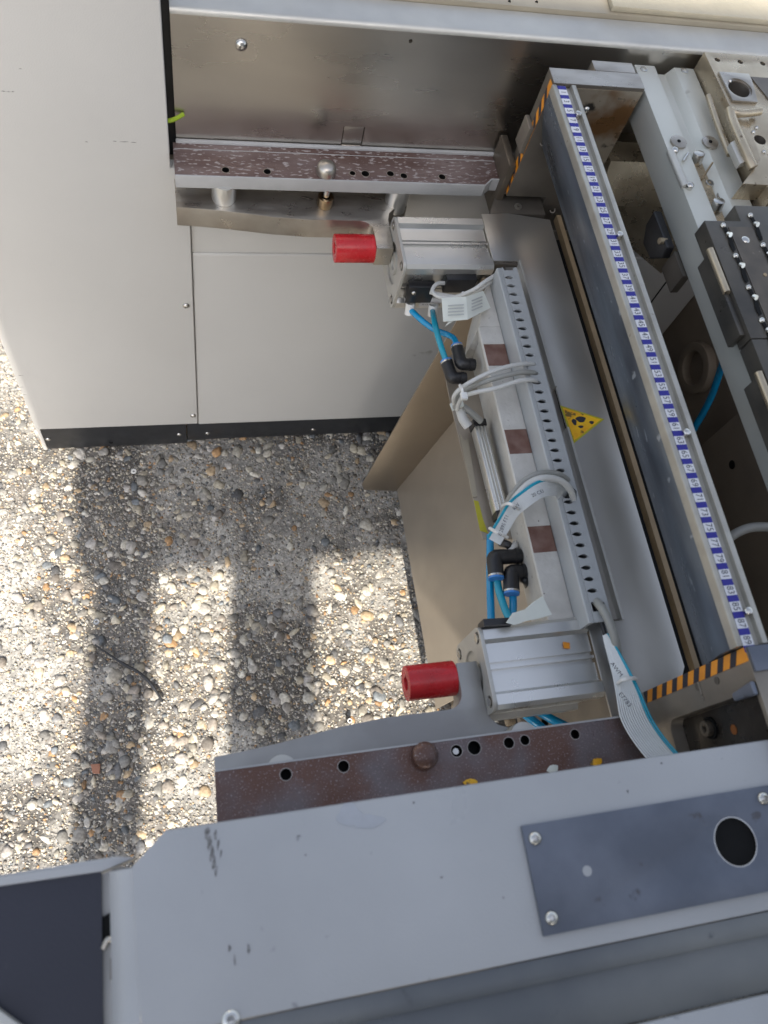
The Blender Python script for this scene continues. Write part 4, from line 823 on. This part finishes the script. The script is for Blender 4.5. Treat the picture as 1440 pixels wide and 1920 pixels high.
for px_, py2, rw, rh in ((655, 1527, 22, 16), (690, 1540, 27, 11)):
    c_ = az(px_, py2, 1.2002); sc3 = .8 / F * 1.05
    MB().plate([(c_.x + rw * math.cos(a_) * (1 + .2 * math.sin(3 * a_ + rw)) * sc3, c_.y + rh * math.sin(a_) * (1 + .2 * math.cos(2 * a_ + rw)) * sc3) for a_ in np.linspace(0, 2 * PI, 22)[:-1]], 1.2001, 1.20025 + rw * 2e-6).build('pale_smear', M['smear'], t)
# cover plate with round opening
P = [az(978, 1548, 1.204), az(1020, 1754, 1.204)]; hc = az(1379, 1578, 1.204)
t = thing('access_plate', (.45, -.04, 1.2), 'blue grey steel access plate with a round opening screwed onto the cover', 'plate')
MB().plate([(.291, .0055), (.291, -.0905), (.585, -.0905), (.585, .0055)], 1.2004, 1.2045, holes=[(circ(hc.x, hc.y, .0236, 40), None)]).build('plate_sheet', M['cover_plate'], t, bevel=.0006)
MB().cyl((hc.x, hc.y, 1.2006), (hc.x, hc.y, 1.2010), .0234, 40).build('opening', M['hole'], t)  # black disc stands for the shade inside the round opening
MB().cyl((hc.x, hc.y, 1.2011), (hc.x, hc.y, 1.2043), .0236, 40, inner=.0226).build('opening_rim', M['screw'], t)
for p in ((1003, 1572), (1034, 1721), (1431, 1497)): screw(t, az(*p, 1.2045), (0, 0, 1), .0068, .005, 'button_screw', sock=.38)
q = az(1101, 1633, 1.2046); MB().cyl((q.x, q.y, 1.2046), (q.x, q.y, 1.2049), .0048, 20).build('pale_dot', M['paint_blue'], t)
for p in ((433, 1912),): o = screw(None, az(*p, 1.1972), (0, 0, 1), .009, .006, 'button_screw'); tag(o, 'chrome button screw at the bottom edge of the cover', 'screw')

# dark panel at the lower left with latch
t = thing('dark_side_panel', (-.2, -.05, 1.1), 'dark navy sheet panel in the lower left corner with a pale front lip', 'panel')
A = az(0, 1655, 1.17); B = az(190, 1632, 1.17)
MB().plate([(-.42, A.y), (B.x, B.y + .001), (az(190, 1640, 1.17).x, az(190, 1640, 1.17).y), (az(190, 1930, 1.17).x, -.5), (-.42, -.5)], 1.166, 1.17).build('panel_sheet', M['navy'], t)
P = [az(-150, 1667, 1.175), az(-150, 1650, 1.175), az(-10, 1642, 1.175), az(215, 1606, 1.175), az(255, 1608, 1.175), az(190, 1634, 1.175), az(-10, 1663, 1.175)]
MB().plate([(p.x, p.y) for p in P], 1.14, 1.175).build('panel_lip', M['paint_blue'], t, bevel=.0015)
P = [az(190, 1640, 1.165), az(215, 1627, 1.165), az(248, 1625, 1.165), az(235, 1930, 1.165), az(190, 1930, 1.165)]
MB().plate([(p.x, p.y) for p in P], 1.158, 1.1645).build('hinge_strip', M['paint'], t)
P = [az(188, 1722, 1.168), az(222, 1702, 1.168), az(222, 1755, 1.168), az(188, 1782, 1.168)]
MB().plate([(p.x, p.y) for p in P], 1.165, 1.168).build('strip_slot', M['hole'], t)
MB().tube([az(195, 1778, 1.172), az(203, 1762, 1.174), az(218, 1765, 1.174), az(217, 1800, 1.174)], .0028, 10, 5).build('latch_hook', M['machined'], t)
P = [az(206, 1796, 1.174), az(220, 1796, 1.174), az(220, 1838, 1.174), az(206, 1838, 1.174)]
MB().plate([(p.x, p.y) for p in P], 1.166, 1.174).build('latch_block', M['dark_steel'], t, bevel=.001)
P = [az(-20, 1880, 1.18), az(55, 1935, 1.18), az(-20, 1960, 1.18)]
MB().plate([(p.x, p.y) for p in P], 1.171, 1.18).build('corner_gusset', M['alu_matt'], t, bevel=.001)

# small yellow and white marks on the lower rail
for p, mm, lab in (((881, 1466), 'yellow', 'small yellow paint chip on the lower rail next to the cover edge'), ((1118, 1427), 'yellow', 'larger yellow wax mark on the lower rail near its right end'), ((1036, 1440), 'paper', 'whitish smear on the lower rail between two yellow marks')):
    q = az(*p, 1.001); b = MB(); n_ = 9
    b.plate([(q.x + .008 * math.cos(a) * (1 + .25 * math.sin(2.3 * a + p[0])), q.y + .0048 * math.sin(a) - .001) for a in np.linspace(0, 2 * PI, n_ + 1)[:-1]], 1.0006, 1.003)
    tag(b.build('paint_mark', M[mm], bevel=.0008), lab, 'paint mark')

# ---------------------------------------------------------------- litter on the ground
def gz(px, py_): p = az(px, py_, .006); return p
for p, r, lab, mm in (((251, 884), .0072, 'white plastic washer lying on the shaded gravel below the kick plate', 'tie'), ((181, 1166), .0075, 'dull ring washer lying at the left edge of the shadow band', 'screw')):
    q = gz(*p); o = MB().cyl((q.x, q.y, .006), (q.x, q.y, .0085), r, 20, inner=r * .33).build('washer', M[mm], bevel=.0005); tag(o, lab, 'washer')
o = MB().tube([az(178, 1209, .012), az(205, 1228, .013), az(235, 1247, .012), (az(262, 1262, .012)), az(285, 1285, .013), az(305, 1316, .012)], .0035, 8, 5, radii=[.0022, .003, .004, .0035, .0042, .003]).build('twig', M['kick']); tag(o, 'thin dark twig lying across the sunlit gravel on the left', 'twig')
o = MB().plate([(p.x, p.y) for p in (az(170, 1433, .01), az(188, 1432, .01), az(187, 1450, .01), az(174, 1450, .01))], .002, .013).build('brick_chip', mat('red_brick_chip', (.30, .14, .09), .8, bump=.0005), bevel=.001); tag(o, 'small square reddish brick chip on the gravel at the lower left', 'brick chip')
q = gz(654, 1352); t = thing('lost_bolt', q, 'small black bolt with pale ring lying on gravel by the lower arm', 'bolt')
MB().cyl((q.x, q.y, .006), (q.x, q.y, .02), .0065, 14).build('bolt_head', M['black'], t); MB().cyl((q.x, q.y - .002, .0202), (q.x, q.y - .002, .0212), .0058, 16, inner=.0032).build('bolt_ring', M['tie'], t)

# ---------------------------------------------------------------- added unseen blocker behind the camera, shaped to cast the shadow bands
tnE = math.tan(SUN_EL); kx_ = SUN_AZ.x / SUN_AZ.y; YE = -.62
def hz(yg, h=0): return h + (yg - YE + .08) * tnE / math.cos(math.atan(kx_))   # height on the blocker plane of the sun ray landing at (yg, h)
def sx(xg, yg): return xg - (yg - YE) * kx_
t = thing('sun_blocker', (.6, YE, 0), 'pale unseen sun blocker on posts, added behind the camera', 'sun blocker')
zb_ = hz(.735)
MB().box(sx(-.27, .9), 2.4, YE - .08, YE, zb_, 2.9).build('blocker_wall', M['paint'], t)
MB().box(sx(-.36, 1.1) - .01, sx(-.27, .9) - .001, YE - .08, YE, hz(1.105), 2.9).build('blocker_wing', M['paint'], t)  # wing added to keep the sun off the cabinet's front panel
for xa, xb in ((-.27, -.13), (.065, .275)):
    MB().box(sx(xa, .45), sx(xb, .45), YE - .08, YE, 0, zb_ - .001).build('blocker_post', M['paint'], t)
MB().box(sx(.60, .6), 2.4, YE - .08, YE, 0, zb_ - .001).build('blocker_base', M['paint'], t)
